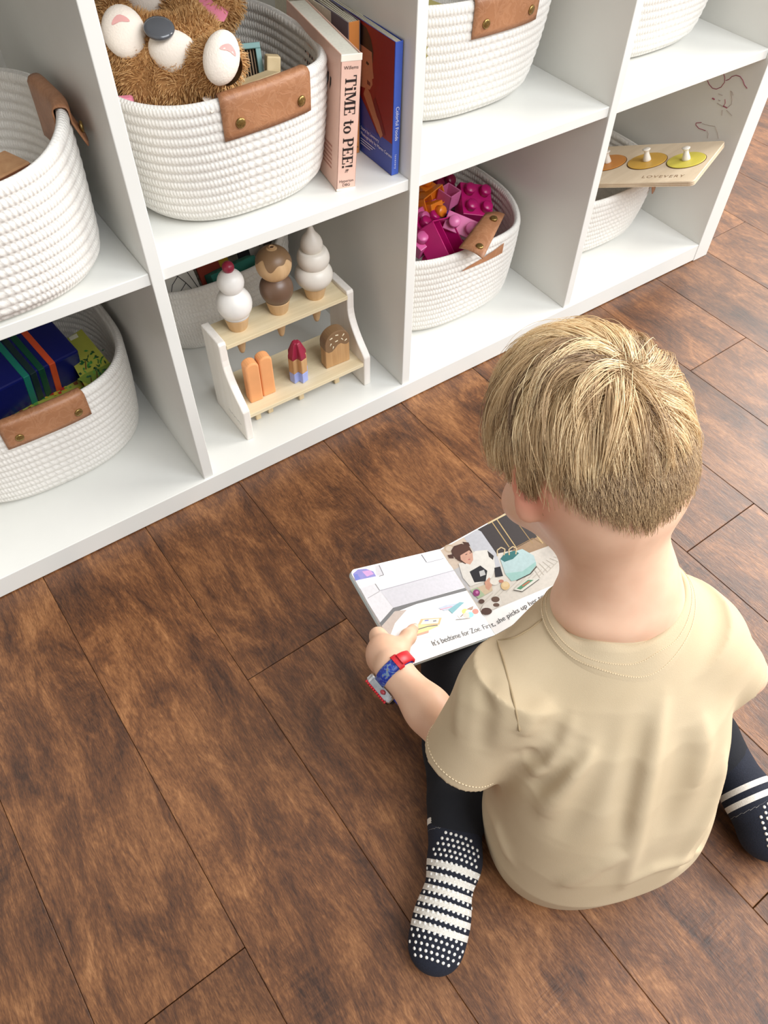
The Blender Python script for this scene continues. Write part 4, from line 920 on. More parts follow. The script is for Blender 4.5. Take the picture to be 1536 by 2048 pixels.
# blood-flushed ears, knuckles and thumb tip (skin colour)
fa = ob.data.color_attributes.new('flush', 'FLOAT_COLOR', 'POINT'); fl_ = np.zeros(len(V))
for c, r, a in ((H(-.063, -.029, -.018), .030, .8), (H(.063, -.029, -.018), .030, .8), (tip, .009, .45), (palm, .02, .12), (H(-.045, .07, -.05), .02, .25), (H(.045, .07, -.05), .02, .25), (H(0, .088, -.073), .009, .7)):
    fl_ = np.maximum(fl_, a*np.exp(-(np.linalg.norm(V-c, axis=1)/r)**2))
cc = np.repeat(fl_[:, None], 4, 1); cc[:, 3] = 1; fa.data.foreach_set('color', cc.astype(np.float32).ravel())
# thumb nail, eyes
Rn = basis(tip-tb, z=bN); MB(Rn, tip+bN*.0052).sphere((.001, 0, 0), (.0048, .0038, .0012), 14, 8).build('thumb_nail', mat('nail', (240, 190, 172), .3), boy, True)
EYE = mat('eye_white', (240, 238, 234), .2); IRIS = mat('iris_blue', (86, 110, 128), .2)
for sx in (-1, 1):
    e = MB(HR, H(sx*.026, .0685, -.028)).sphere((0, 0, 0), .0098, 18, 12).build('eye', EYE, boy, True)
    MB(HR@rotx(-.35), H(sx*.026, .0685, -.028)).sphere((0, .0084, 0), (.0046, .002, .0046), 14, 8).build('iris', IRIS, e, True)
# ---- trousers
K = Vol((-.06, -.80, -.004), (.44, -.36, .17), .0028)
kL, kR = W(-.094, .195, .043), W(.150, .19, .052); aL = np.array([.004, -.580, .036]); aR = np.array([.295, -.700, .036])
K.ell(W(0, 0, .06), (.118, .085, .062), np.stack([BR, BF, UP], 1), .02)
for sx, kn, an in ((-1, kL, aL), (1, kR, aR)):
    K.cap(W(sx*.062, .02, .058), kn, .056, .041, .025); K.chain([kn, kn*.5+an*.5, an], [.040, .036, .0305], .018)
    d = (an-kn)/np.linalg.norm(an-kn)
    for q, am in ((.30, .004), (.48, -.004), (.62, .004), (.78, -.0035), (.88, .0035)):
        c = kn+(an-kn)*q; side = np.cross(d, UP); K.crease([c-side*.04+d*.01*(1 if q*100 % 2 else -1), c+UP*.036, c+side*.04], am, .007)
K.D = np.maximum(K.D, -(np.arange(K.n[2])*K.h+K.lo[2]-.002)[None, None, :].astype(np.float32))   # rests on the floor
K.build('trousers', PANTS, boy, 2, label='black soft trousers')
# ---- t-shirt
ZT_ = [0, .03, .07, .12, .17, .22, .27, .305, .335, .36]
A_ = [.104, .115, .119, .116, .111, .107, .101, .084, .056, .042]; D_ = [.070, .083, .090, .089, .086, .083, .077, .064, .050, .03]
CY = [-.008, -.008, -.006, .002, .014, .030, .050, .066, .078, .085]; CX = [-.016, -.017, -.017, -.018, -.019, -.019, -.018, -.015, -.012, -.012]
T_ = Vol((-.05, -.80, -.004), (.36, -.46, .385), .0021)
def torso(P):
    q = P-BO.astype(np.float32); z = P[..., 2]; x = q@BR.astype(np.float32)-np.interp(z, ZT_, CX); y = q@BF.astype(np.float32)-np.interp(z, ZT_, CY)
    a = np.interp(z, ZT_, A_); b = np.interp(z, ZT_, D_); r = (np.abs(x/a)**2.4+np.abs(y/b)**2.4)**(1/2.4)
    d = (r-1)*np.minimum(a, b)*.92
    d = np.maximum(d, z-.352)
    return np.maximum(d, .002-z).astype(np.float32)
T_.fn((-.05, -.80, -.004), (.36, -.46, .385), torso, 0)
for S in (SL, SR):
    sd = -1 if S is SL else 1
    T_.cap(NC+BR*sd*.038-UP*(.026 if sd > 0 else .040), S+UP*-.004, .030 if sd > 0 else .026, .042 if sd > 0 else .037, .03)
def sleeve(T, S, E, r0, r1, k, sub=False, t0=-.02, t1=1., flat=1.0):
    ax = E-S; L = np.linalg.norm(ax); ax = ax/L
    def f(P):
        q = P-S.astype(np.float32); t = q@ax.astype(np.float32); rad = np.linalg.norm(q-t[..., None]*ax.astype(np.float32), axis=-1)
        r = np.interp(t, [0, L], [r0, r1]); return np.maximum(np.maximum(rad-r, t-L*t1), t0-t).astype(np.float32)
    m = max(r0, r1)+.03; T.fn(np.minimum(S, E)-m, np.maximum(S, E)+m, f, k, sub)
hemL = dep(921, 1516, .716); hemR = dep(1458, 1345, .735)
sleeve(T_, SL, hemL, .0395, .0365, .016); sleeve(T_, SR, hemR, .0435, .035, .016)
def hit(u, v, s0=.45, s1=1.1):
    d = ray(u, v)
    for s in np.arange(s0, s1, .0015):
        p = CAM_POS+d*s; i = np.round((p-T_.lo)/T_.h).astype(int)
        if np.all(i >= 0) and np.all(i < T_.n) and T_.D[tuple(i)] < 0: return p
    return None
c4 = lambda u, v: (820+u/2.145, 1100+v/2.145)
def fold(pts, amp, wid):
    P = [hit(*c4(*q)) for q in pts]; P = [p for p in P if p is not None]
    if len(P) > 1: T_.crease(P, amp*(2.7 if amp > 0 else 2.2), wid*(.72 if amp > 0 else .9))
for pts, amp, wid in [
    ([(1090, 620), (1062, 760), (1030, 930), (985, 1150), (950, 1300), (915, 1440)], .0050, .0085),
    ([(1000, 700), (960, 900), (925, 1080), (890, 1250)], -.0030, .012),
    ([(700, 700), (660, 820), (600, 905), (520, 970)], .0048, .009),
    ([(800, 850), (700, 960), (620, 1060), (560, 1130)], .0042, .009),
    ([(480, 880), (560, 915), (630, 860), (680, 760)], -.0050, .010),
    ([(520, 1030), (600, 990), (700, 900), (740, 800)], -.0035, .010),
    ([(1345, 880), (1310, 1040), (1245, 1170), (1140, 1335)], .0058, .009),
    ([(1345, 1010), (1320, 1150), (1250, 1270), (1160, 1370)], -.0040, .011),
    ([(925, 1425), (1040, 1365), (1150, 1335), (1240, 1290)], .0036, .007),
    ([(930, 1300), (800, 1350), (650, 1440)], .0036, .009),
    ([(600, 640), (520, 720), (480, 800)], .003, .009),
    ([(1180, 760), (1170, 900), (1130, 1080), (1080, 1230)], -.0028, .013),
    ([(1250, 700), (1260, 860), (1220, 1020)], .0032, .011),
    ([(860, 700), (830, 880), (740, 1080), (640, 1250)], -.0024, .014),
    ([(330, 1060), (380, 1180), (430, 1330)], .0035, .008),
    ([(1000, 420), (1060, 445), (1120, 425)], .002, .008),
    ([(250, 480), (220, 640), (200, 800)], .0024, .010), ([(330, 520), (330, 700), (300, 860)], -.0022, .010),
]: fold(pts, amp, wid)
sleeve(T_, hemL+(SL-hemL)*.12, hemL+(hemL-SL)*.1, .0305, .0305, 0, True, 0); sleeve(T_, hemR+(SR-hemR)*.12, hemR+(hemR-SR)*.1, .0290, .0290, 0, True, 0)
T_.build('t_shirt', SHIRT, boy, 1, label='beige short-sleeved t-shirt')
SEAM = mat('beige_seam', (170, 148, 114), .9); THREAD = mat('pale_thread', (226, 206, 172), .8)
def seamline(pts, n=8):
    Q = []
    for a, b in zip(pts, pts[1:]):
        for k in range(n): Q.append((a[0]+(b[0]-a[0])*k/n, a[1]+(b[1]-a[1])*k/n))
    P = [hit(*c4(*q)) for q in Q]; P = np.array([p for p in P if p is not None])
    for _ in range(4): P[1:-1] = (P[:-2]+2*P[1:-1]+P[2:])/4
    return P+(CAM_POS-P[0])/np.linalg.norm(CAM_POS-P[0])*.0009
MB().tube(seamline([(372, 385), (400, 470), (428, 580), (455, 690), (472, 790)]), .0009, 6).build('armhole_seam', SEAM, boy, True)
MB().tube(seamline([(378, 388), (450, 375), (520, 335), (575, 290)]), .0008, 6).build('shoulder_seam', SEAM, boy, True)
for sd_, S, E_, r_ in ((0, SL, hemL, .0372), (1, SR, hemR, .0357)):
    ax_ = (E_-S)/np.linalg.norm(E_-S); Rs = basis((1, 0, 0), z=ax_); m = MB(Rs, E_-ax_*.010)
    for k in range(72):
        a0, a1 = 2*PI*k/72, 2*PI*(k+.6)/72; m.tube([(r_*math.cos(a0), r_*math.sin(a0), 0), (r_*math.cos(a1), r_*math.sin(a1), 0)], .00045, 4)
    m.build('sleeve_stitches', THREAD, boy, kind='stuff')
# ribbed collar: a band lying on the shirt around the neckline, with its stitch line
ct, s_t = math.cos(.42), math.sin(.42); RF = BF*ct-UP*s_t; RU = BF*s_t+UP*ct
def drop(p):
    for q in np.arange(.07, -.09, -.001):
        x = p+RU*q; k = (x-T_.lo)/T_.h; i = np.round(k).astype(int)
        if np.all(i >= 0) and np.all(i < T_.n) and T_.D[tuple(i)] < 0: return x
    return p-RU*.02
def ring(a, off): return drop(NC+BR*((.0545+off)*math.cos(a)-.009)+RF*((.0465+off)*math.sin(a)-.003))
RIB = cloth_mat('beige_rib', (196, 175, 142), (206, 186, 154), 1100, .35, .9, 0)
N = 96; offs = [-.004, 0, .003, .0065, .0098, .0112]; R0 = np.array([[ring(2*PI*i/N, o) for i in range(N)] for o in offs])
for _ in range(6): R0 = (np.roll(R0, 1, 1)+2*R0+np.roll(R0, -1, 1))/4
rise = [-.006, .0034, .0042, .0040, .0030, -.001]
m = MB(); m.grid(lambda i, j: R0[j, i]+RU*rise[j], N, 6, True); m.build('collar', RIB, boy, True, fixn=True, label='ribbed neckline band')
m = MB()
for rr_, up_ in ((4, .0036), (3, .0044)):
    for i in range(0, N):
        a_, b_ = R0[rr_, i], R0[rr_, (i+1) % N]
        for q in (0, .5): m.tube([a_+(b_-a_)*(q+.06)+RU*up_, a_+(b_-a_)*(q+.40)+RU*up_], .0004, 4)
m.build('collar_stitches', mat('pale_thread', (228, 210, 176), .8), boy, kind='stuff')
# ---- socks: foot shapes, stripes by distance along the foot, rubber grip dots
def sock_mat():
    t = NT('striped_sock'); a = t.n('Attribute'); a.attribute_name = 'along'; s = a.outputs['Fac']
    f = t.math('FRACT', t.math('DIVIDE', s, .0116)); band = t.math('LESS_THAN', f, .52)
    rg = t.math('MULTIPLY', t.math('GREATER_THAN', s, .0232), t.math('LESS_THAN', s, .0927))
    up = t.math('MULTIPLY', t.math('GREATER_THAN', s, -.030), t.math('LESS_THAN', s, -.0048)); f2 = t.math('LESS_THAN', t.math('FRACT', t.math('DIVIDE', t.math('ADD', s, .030), .0125)), .48)
    k = t.math('MAXIMUM', t.math('MULTIPLY', band, rg), t.math('MULTIPLY', up, f2))
    n = t.noise(t.tc(), 900, 3)
    return t.set(t.mix(k, t.ramp(n, [(.3, (18, 21, 34)), (.7, (30, 34, 48))]), t.ramp(n, [(.3, (214, 206, 192)), (.7, (236, 230, 220))])), .9, t.bump(n, .5, .0008))
SOCK = sock_mat(); DOT = mat('white_rubber_dot', (238, 234, 226), .5)
from mathutils.bvhtree import BVHTree
def sock(name_lb, heel, toe, ank, knee, dot_rows, ncol, along0):
    ax = toe-heel; L = np.linalg.norm(ax); ax /= L; side = np.cross(UP, ax); side /= np.linalg.norm(side)
    lo = np.minimum(np.minimum(heel, toe), np.minimum(ank, knee))-.05; hi = np.maximum(np.maximum(heel, toe), np.maximum(ank, knee))+.05; lo[2] = -.003; hi[2] = .12
    S = Vol(lo, hi, .0018); Rf = np.stack([ax, side, UP], 1)
    S.ell(heel+ax*.012+UP*.0, (.027, .0245, .024), Rf, .01)
    S.ell(heel+ax*L*.42, (.045, .0235, .019), Rf, .022); S.ell(heel+ax*L*.70, (.034, .0285, .0185), Rf, .02); S.ell(heel+ax*L*.88-UP*.004, (.022, .0255, .0145), Rf, .016)
    S.chain([heel+ax*.016-UP*.004, ank, ank*.55+knee*.45], [.023, .0255, .0275], .016)
    V, Fq = S.mesh(2); V[:, 2] = np.maximum(V[:, 2], .0012)
    o = link('sock', npmesh('sock', V-BO, Fq), SOCK, boy, True, label=name_lb)
    al = (V-heel)@ax; ak = np.linalg.norm(ank-heel); down = (V-ank)@((knee-ank)/np.linalg.norm(knee-ank))
    al = np.where(down > -.012, -.018-down, np.maximum(al, -.004))
    at = o.data.attributes.new('along', 'FLOAT', 'POINT'); at.data.foreach_set('value', al.astype(np.float32))
    bv = BVHTree.FromPolygons([tuple(p) for p in V], [tuple(int(i) for i in f) for f in Fq]); m = MB()
    for s, half, st in dot_rows:
        n_ = int(2*half/st)+1
        for i in range(n_):
            q = heel+ax*s+side*(-half+st*(i+(.5 if int(s*1e4) % 2 else 0)))
            h, nr, _, _ = bv.ray_cast(Vector(q+UP*.2), Vector((0, 0, -1)))
            if h is None or nr.z < .12: continue
            nr = np.array(nr); m.R = basis((1, 0, 0) if abs(nr[0]) < .9 else (0, 1, 0), z=nr); m.loc = np.array(h)
            r = .00178; m.add([(r*math.cos(a), r*math.sin(a), -.0003) for a in np.arange(8)*PI/4]+[(r*.8*math.cos(a), r*.8*math.sin(a), .0007) for a in np.arange(8)*PI/4]+[(0, 0, .0009)],
                [(i_, (i_+1) % 8, 8+(i_+1) % 8, 8+i_) for i_ in range(8)]+[(8+i_, 8+(i_+1) % 8, 16) for i_ in range(8)])
    m.build('grip_dots', DOT, o, True, kind='stuff', label='white rubber grip dots')
rows_full = [(x, w_, .0054) for x, w_ in ((-.0002, .016), (.0055, .021), (.0107, .024), (.0164, .024), (.0213, .024))]
rows_full += [(.0275+.0058*k, .026, .0050) for k in range(11)]+[(.0920, .027, .0056), (.0973, .027, .0056), (.1028, .026, .0056), (.1081, .023, .0056), (.1132, .018, .0056)]
heelL = np.array([-.006, -.598, .036]); toeL = np.array([-.0945, -.670, .0165])
sock('navy and cream striped sock on the left foot, toes on the floor', heelL, toeL, np.array([.004, -.578, .036]), kL, rows_full, 8, 0)
heelR = np.array([.264, -.772, .034]); toeR = heelR+np.array([.105, -.055, -.018])
sock('navy and cream striped sock on the right foot', heelR, toeR, np.array([.287, -.742, .036]), kR, rows_full, 8, 0)
# ---- hair: layered strands from a whorl at the crown
def hair_mat():
    t = NT('blond_hair'); a = t.n('Attribute'); a.attribute_name = 'tint'
    c = t.ramp(a.outputs['Fac'], [(.0, (112, 84, 58)), (.33, (172, 140, 102)), (.62, (216, 184, 138)), (1., (246, 222, 178))])
    return t.set(c, .42, Specular_IOR_Level=.55)
HAIRM = hair_mat()
RAD = np.array([.0600, .079, .0735])
VL = (V-hc)@HR                                        # body vertices in head coordinates
def hairline(p):
    """> 0 inside the hair region"""
    x, y, z = p[:, 0], p[:, 1], p[:, 2]
    zl = np.interp(y, [-.10, -.072, -.060, -.050, -.040, .005, .030, .050, .065, .09], [-.058, -.058, -.050, -.020, .008, .012, -.004, .000, .030, .055])
    return z-zl-.020*np.clip(np.abs(x)/.04, 0, 1.3)**1.4*(y < -.015)
fm = Fc[:, 0]; ctr = VL[Fc].mean(1); nrm = np.cross(V[Fc[:, 1]]-V[Fc[:, 0]], V[Fc[:, 2]]-V[Fc[:, 0]]); nrm /= np.linalg.norm(nrm, axis=1)[:, None]+1e-9
far = np.linalg.norm(ctr/RAD, axis=1) < 1.45
ear_d = np.minimum(np.linalg.norm(ctr-np.array([-.0610, -.029, -.018]), axis=1), np.linalg.norm(ctr-np.array([.0610, -.029, -.018]), axis=1))
hl = hairline(ctr); region = far & (hl > 0) & (ear_d > .024)
# cap of short dense hair under the strands
capf = Fc[far & (hl > .013) & (ear_d > .029)]; used = np.unique(capf); remap = np.full(len(V), -1); remap[used] = np.arange(len(used))
vn = np.zeros_like(V); np.add.at(vn, Fc[:, 0], nrm); np.add.at(vn, Fc[:, 2], nrm); vn /= np.linalg.norm(vn, axis=1)[:, None]+1e-9
link('hair_cap', npmesh('hair_cap', (V+vn*.0016)[used]-BO, remap[capf]), mat('hair_under', (150, 120, 84), .7, bump=(900, .6)), boy, True, label='short dense blond under-hair')
def make_curves(name, strands, tints, rad, lb):
    cu = bpy.data.hair_curves.new(name); cu.add_curves([len(s) for s in strands]); P = np.concatenate(strands).astype(np.float32)-BO.astype(np.float32)
    cu.attributes['position'].data.foreach_set('vector', P.ravel()) if 'position' in cu.attributes else cu.points.foreach_set('position', P.ravel())
    ra = cu.attributes.get('radius') or cu.attributes.new('radius', 'FLOAT', 'POINT')
    ra.data.foreach_set('value', np.concatenate([np.linspace(1, .35, len(s))*rad for s in strands]).astype(np.float32))
    ti = cu.attributes.new('tint', 'FLOAT', 'POINT'); ti.data.foreach_set('value', np.concatenate([np.full(len(s), t) for s, t in zip(strands, tints)]).astype(np.float32))
    o = bpy.data.objects.new(name, cu); COL.objects.link(o); cu.materials.append(HAIRM); o.parent = boy; OFF[o.name] = OFF[boy.name]
    props(o, label=lb, kind='stuff'); return o
HL = lambda p: hc+HR@p
# short faded hair on sides and nape
pick = np.argwhere(region)[:, 0]; wts = np.clip(hl[pick]/.024, .04, 1); wts /= wts.sum()
idx = RNG.choice(pick, 20000, p=wts); S_ = []; TI = []
for i in idx:
    f = Fc[i]; b = RNG.dirichlet((1, 1, 1, 1)); p = (V[f]*b[:, None]).sum(0); n = nrm[i]; pl = (p-hc)@HR
    L = .004+.012*min(1, max(0, hl[i])/.035)+.003*RNG.random()
    d = -HU*1.0-HF*.15+HX*(.35*np.sign(pl[0])*0)+RNG.normal(0, .16, 3); d -= d.dot(n)*n; d /= np.linalg.norm(d)
    pts = [p]; 
    for k in range(1, 4):
        t = k/3; pts.append(p+d*L*t+n*(.0012+.0022*math.sin(t*1.7)))
    S_.append(np.array(pts)); TI.append(np.clip(.34+.16*RNG.normal(), 0, .8))
make_curves('short_hair', S_, TI, .00024, 'short faded blond hair at nape and sides')
# long top layer in locks
wp = None
d_ = ray(1262, 735); o_ = (CAM_POS-hc)@HR/RAD; dd = (HR.T@d_)/RAD; bq = o_@dd; s_hit = (-bq-math.sqrt(max(0, bq*bq-(dd@dd)*(o_@o_-1.15))))/(dd@dd); w0 = o_+dd*s_hit; w0 /= np.linalg.norm(w0)
def flow(s, sw):
    a = s-w0; a -= a.dot(s)*s; r = np.linalg.norm(s-w0); a /= np.linalg.norm(a)+1e-6
    b = np.cross(s, a); g = np.array([0, -.10, -1.]); g -= g.dot(s)*s
    front = max(0, s[1]*.8+.2)
    fw = np.array([-.55, .5, -.35]); fw -= fw.dot(s)*s
    k = np.clip((r-.45)/.6, 0, 1)
    v = a*(1-.55*k)+b*sw*(1-.5*k)+g*(.9*k)*(1-.5*front)+fw*(.55*front); return v/(np.linalg.norm(v)+1e-6)
def bowl(s):   # height (unit sphere) at which the long layer ends
    return np.interp(s[1], [-1, -.5, 0, .5, .8, 1], [-.34, -.24, .06, .06, .14, .22])
def lock(root, length, lift, sw, n=13):
    s = root/np.linalg.norm(root); out = []; step = length/(n-1); bend = RNG.normal(0, .5)
    for k in range(n):
        t = k/(n-1); h = .0022+lift*math.sin(min(1, t*1.25)*PI*.62)
        out.append(s*(RAD+h))
        if s[2] < bowl(s)-.05: step *= .55
        v = flow(s, sw+bend*t); q = s*RAD+v*RAD*(step/.077); s = q/RAD; s /= np.linalg.norm(s)
    return np.array(out)
S_ = []; TI = []; ng = 0
while ng < 900:
    g = RNG.normal(0, 1, 3); g /= np.linalg.norm(g)
    if g[2] < bowl(g)+.12 or (g[1] > .80 and g[2] < .5): continue
    ng += 1; top = np.clip((g[2]-.1)/.8, 0, 1)
    L = RNG.uniform(.034, .060)+.045*top; lift = RNG.uniform(.004, .0120)+.003*top
    G = lock(g, L, lift, RNG.normal(.40, .28)); tone = np.clip(RNG.normal(.56, .25)+.10*top, .05, 1)
    t = np.linspace(0, 1, len(G))[:, None]; nst = 26; wd = RNG.uniform(.0035, .0070)
    for j in range(nst):
        o = RNG.normal(0, 1, 3); o -= o.dot(g)*g; o *= wd/1.2
        P = G+o*(1-.72*t**1.2)+RNG.normal(0, .0006, 3)*t+np.cumsum(RNG.normal(0, .00022, G.shape), 0)
        m_ = max(6, int(len(P)*RNG.uniform(.72, 1.0))); S_.append(hc+P[:m_]@HR.T); TI.append(np.clip(tone+RNG.normal(0, .10), 0, 1))
for k in range(160):   # flyaway strands
    g = RNG.normal(0, 1, 3); g /= np.linalg.norm(g)
    if g[2] < .0: continue
    G = lock(g, RNG.uniform(.04, .08), RNG.uniform(.010, .016), RNG.normal(.3, .5)); S_.append(hc+G@HR.T); TI.append(RNG.uniform(.6, 1))
make_curves('long_hair', S_, TI, .00027, 'tousled long blond top layer')
# ================================================================== board book in the boy's hands
BOARDP = mat('book_board_white', (236, 234, 232), .5)
book = thing('board_book', 'open board book with a photo of a toddler, held in the lap', 'book', tuple(bP2))
lY = (bP0-bP3); hB = np.linalg.norm(lY); lY = lY/hB; Rl = np.stack([bX, lY, bN], 1); wB = np.linalg.norm(bP1-bP0)
if np.linalg.det(Rl) < 0: Rl[:, 2] *= -1
rY = -_s; rZ = np.cross(rX, rY); Rr_ = np.stack([rX, rY, rZ], 1)
lo_ = MB(Rl, bP3).prism([(wB-.0002, 0), (wB-.0002, hB)]+rrect(0, 0, wB, hB, .007)[12:], -.0032, 0).build('left_page', BOARDP, book, fixn=True)
ro_ = MB(Rr_, bP2).prism(rrect(0, 0, PW_, hB, .007)[:12]+[(.0002, hB), (.0002, 0)], -.0032, 0).build('right_page', BOARDP, book, fixn=True)
MB(Rl, bP3).prism([(wB, -.0005), (wB, hB+.0005)]+rrect(-.0005, -.0005, wB, hB+.0005, .008)[12:], -.0062, -.0036).build('back_cover', mat('cover_board_teal', (196, 206, 204), .5), book, fixn=True)
MB(Rr_, bP2).prism(rrect(0, -.0005, PW_+.0005, hB+.0005, .008)[:12]+[(0, hB+.0005), (0, -.0005)], -.0062, -.0036).build('front_cover', mat('cover_board_teal', (196, 206, 204), .5), book, fixn=True)
c1 = lambda u, v: (680+u/3.072, 980+v/3.072)
class Print:
    def __init__(s, p0, n, R): s.m = MB(); s.p0 = np.asarray(p0, float); s.n = R[:, 2]; s.k = 0
    def pt(s, u, v, lift=0): return onplane(*c1(u, v), s.p0+s.n*lift, s.n)
    def poly(s, pts, c):
        s.k += 1; s.m.col = lin(c); P = [s.pt(u, v, .00025+.000012*s.k) for u, v in pts]; s.m.add(P, [tuple(range(len(P)))])
    def line(s, pts, w, c):
        for a, b in zip(pts, pts[1:]):
            d = np.array(b)-np.array(a, float); n = np.array([-d[1], d[0]])/np.linalg.norm(d)*w/2; s.poly([a+n, b+n, b-n, a-n], c)
    def disc(s, u, v, rx, ry, c, n=14): s.poly([(u+rx*math.cos(2*PI*i/n), v+ry*math.sin(2*PI*i/n)) for i in range(n)], c)
L = Print(bP3, bN, Rl)
L.poly([(78, 492), (612, 372), (935, 835), (860, 800), (700, 870), (560, 905), (330, 905), (300, 918)], (240, 238, 238))
L.poly([(78, 492), (612, 372), (636, 405), (640, 430), (250, 530), (130, 600)], (232, 230, 232))
L.poly([(80, 515), (110, 488), (160, 484), (205, 500), (222, 530), (150, 545), (95, 557)], (118, 112, 190)); L.poly([(135, 500), (185, 492), (208, 516), (165, 532)], (196, 140, 198)); L.poly([(85, 520), (105, 515), (125, 545), (98, 555)], (80, 96, 190))
L.poly([(214, 468), (255, 458), (275, 518), (225, 528)], (196, 194, 200)); L.poly([(240, 462), (500, 397), (530, 442), (268, 520)], (206, 206, 214)); L.poly([(503, 396), (605, 373), (637, 420), (535, 446)], (212, 212, 220))
L.line([(500, 397), (532, 445)], 5, (70, 66, 70)); L.line([(240, 462), (268, 522), (240, 530)], 5, (110, 106, 110)); L.line([(535, 447), (637, 421)], 4, (150, 150, 156))
L.poly([(222, 560), (262, 528), (650, 432), (704, 492), (252, 614)], (226, 226, 233)); L.poly([(246, 618), (704, 492), (785, 592), (328, 724)], (188, 186, 194)); L.line([(246, 618), (704, 492)], 5, (150, 148, 156))
L.poly([(124, 604), (216, 574), (246, 618), (326, 724), (247, 814), (170, 690)], (204, 202, 207)); L.line([(170, 665), (244, 622)], 4, (150, 146, 150)); L.line([(216, 576), (244, 618)], 6, (120, 116, 120))
L.poly([(326, 724), (790, 594), (800, 612), (470, 700), (336, 752)], (54, 52, 54)); L.poly([(243, 818), (326, 724), (340, 740), (256, 838)], (52, 50, 52)); L.poly([(256, 836), (338, 744), (410, 736), (338, 818), (300, 918)], (176, 158, 146))
L.poly([(498, 792), (625, 784), (612, 826), (474, 838)], (222, 172, 108)); L.poly([(512, 797), (610, 790), (602, 818), (494, 826)], (240, 226, 204)); L.line([(520, 803), (545, 800)], 8, (96, 104, 190)); L.line([(572, 806), (592, 803)], 8, (90, 90, 110))
L.poly([(425, 840), (470, 826), (612, 832), (545, 862), (470, 898)], (236, 226, 132)); L.line([(460, 862), (540, 838), (600, 830)], 7, (92, 74, 60)); L.poly([(470, 885), (545, 862), (545, 876), (470, 898)], (206, 150, 112))
L.poly([(604, 725), (650, 706), (758, 690), (700, 730), (640, 742)], (176, 186, 204)); L.poly([(665, 735), (735, 688), (765, 690), (740, 712), (690, 760)], (92, 160, 170)); L.line([(615, 735), (690, 716)], 5, (210, 140, 160))
L.poly([(720, 770), (760, 730), (840, 714), (868, 756), (800, 792), (740, 792)], (236, 230, 222)); L.line([(740, 780), (800, 722)], 6, (120, 92, 70)); L.poly([(780, 730), (820, 712), (815, 735), (795, 742)], (150, 110, 84))
for u, v, c in ((768, 746, (244, 204, 80)), (790, 752, (232, 214, 200)), (832, 746, (232, 110, 90)), (802, 766, (126, 206, 206)), (775, 770, (240, 190, 180))): L.disc(u, v, 20, 17, c)
L.line([(712, 796), (760, 792), (800, 786)], 4, (120, 110, 100))
L.m.build('left_page_picture', printmat(), lo_, ink=True, label='printed photo of a grey sofa')
Rp = Print(bP2, rZ, Rr_)
Rp.poly([(616, 371), (1118, 92), (1460, 420), (1440, 530), (872, 765)], (226, 218, 206))
Rp.poly([(616, 371), (760, 291), (800, 350), (840, 440), (700, 490)], (226, 206, 186)); Rp.disc(672, 360, 34, 26, (214, 190, 164)); Rp.disc(672, 360, 22, 16, (230, 212, 192))
Rp.poly([(846, 243), (1112, 98), (1300, 330), (1215, 290), (1060, 370), (960, 392)], (70, 63, 62)); Rp.poly([(1118, 92), (1150, 110), (1180, 170), (1145, 172)], (244, 242, 238))
Rp.poly([(1055, 372), (1218, 284), (1290, 340), (1115, 404)], (168, 138, 108)); Rp.poly([(700, 490), (740, 470), (790, 590), (860, 690), (835, 690)], (206, 204, 204))
Rp.poly([(762, 292), (830, 250), (850, 246), (868, 256), (962, 392), (988, 470), (900, 480), (800, 350)], (204, 204, 209))
Rp.line([(908, 206), (1090, 110)], 10, (226, 204, 160)); Rp.line([(1090, 112), (1245, 328)], 8, (206, 176, 124)); Rp.line([(935, 198), (1040, 352)], 6, (190, 160, 110)); Rp.line([(965, 182), (1080, 350)], 6, (206, 176, 124)); Rp.line([(1045, 140), (1185, 330)], 5, (170, 140, 96)); Rp.line([(1065, 360), (1185, 296), (1240, 326)], 5, (150, 120, 84))
for k in range(9):
    u0, v0 = 870+50*k, 690-24*k; Rp.line([(u0, v0+10), (u0+70, v0-60)], 4, (206, 196, 182))
for k in range(7): Rp.line([(1180+22*k, 470-10*k), (1230+22*k, 540-20*k)], 3, (204, 194, 178))
Rp.poly([(985, 425), (1015, 395), (1120, 362), (1190, 402), (1206, 450), (1165, 515), (1100, 550), (1052, 560), (1015, 515)], (190, 214, 214)); Rp.poly([(1015, 512), (1120, 500), (1202, 440), (1206, 462), (1165, 515), (1100, 550), (1052, 560)], (164, 204, 196))
Rp.poly([(985, 424), (1010, 392), (1070, 372), (1100, 388), (1062, 424), (1010, 442)], (58, 118, 118))
for a0, b0 in ((990, 390), (1062, 385)): Rp.line([(a0-22, b0+15), (a0-24, b0-20), (a0, b0-38), (a0+24, b0-26), (a0+18, b0+10)], 7, (214, 190, 150))
Rp.line([(1085, 556), (1170, 515), (1208, 470)], 6, (70, 60, 52))
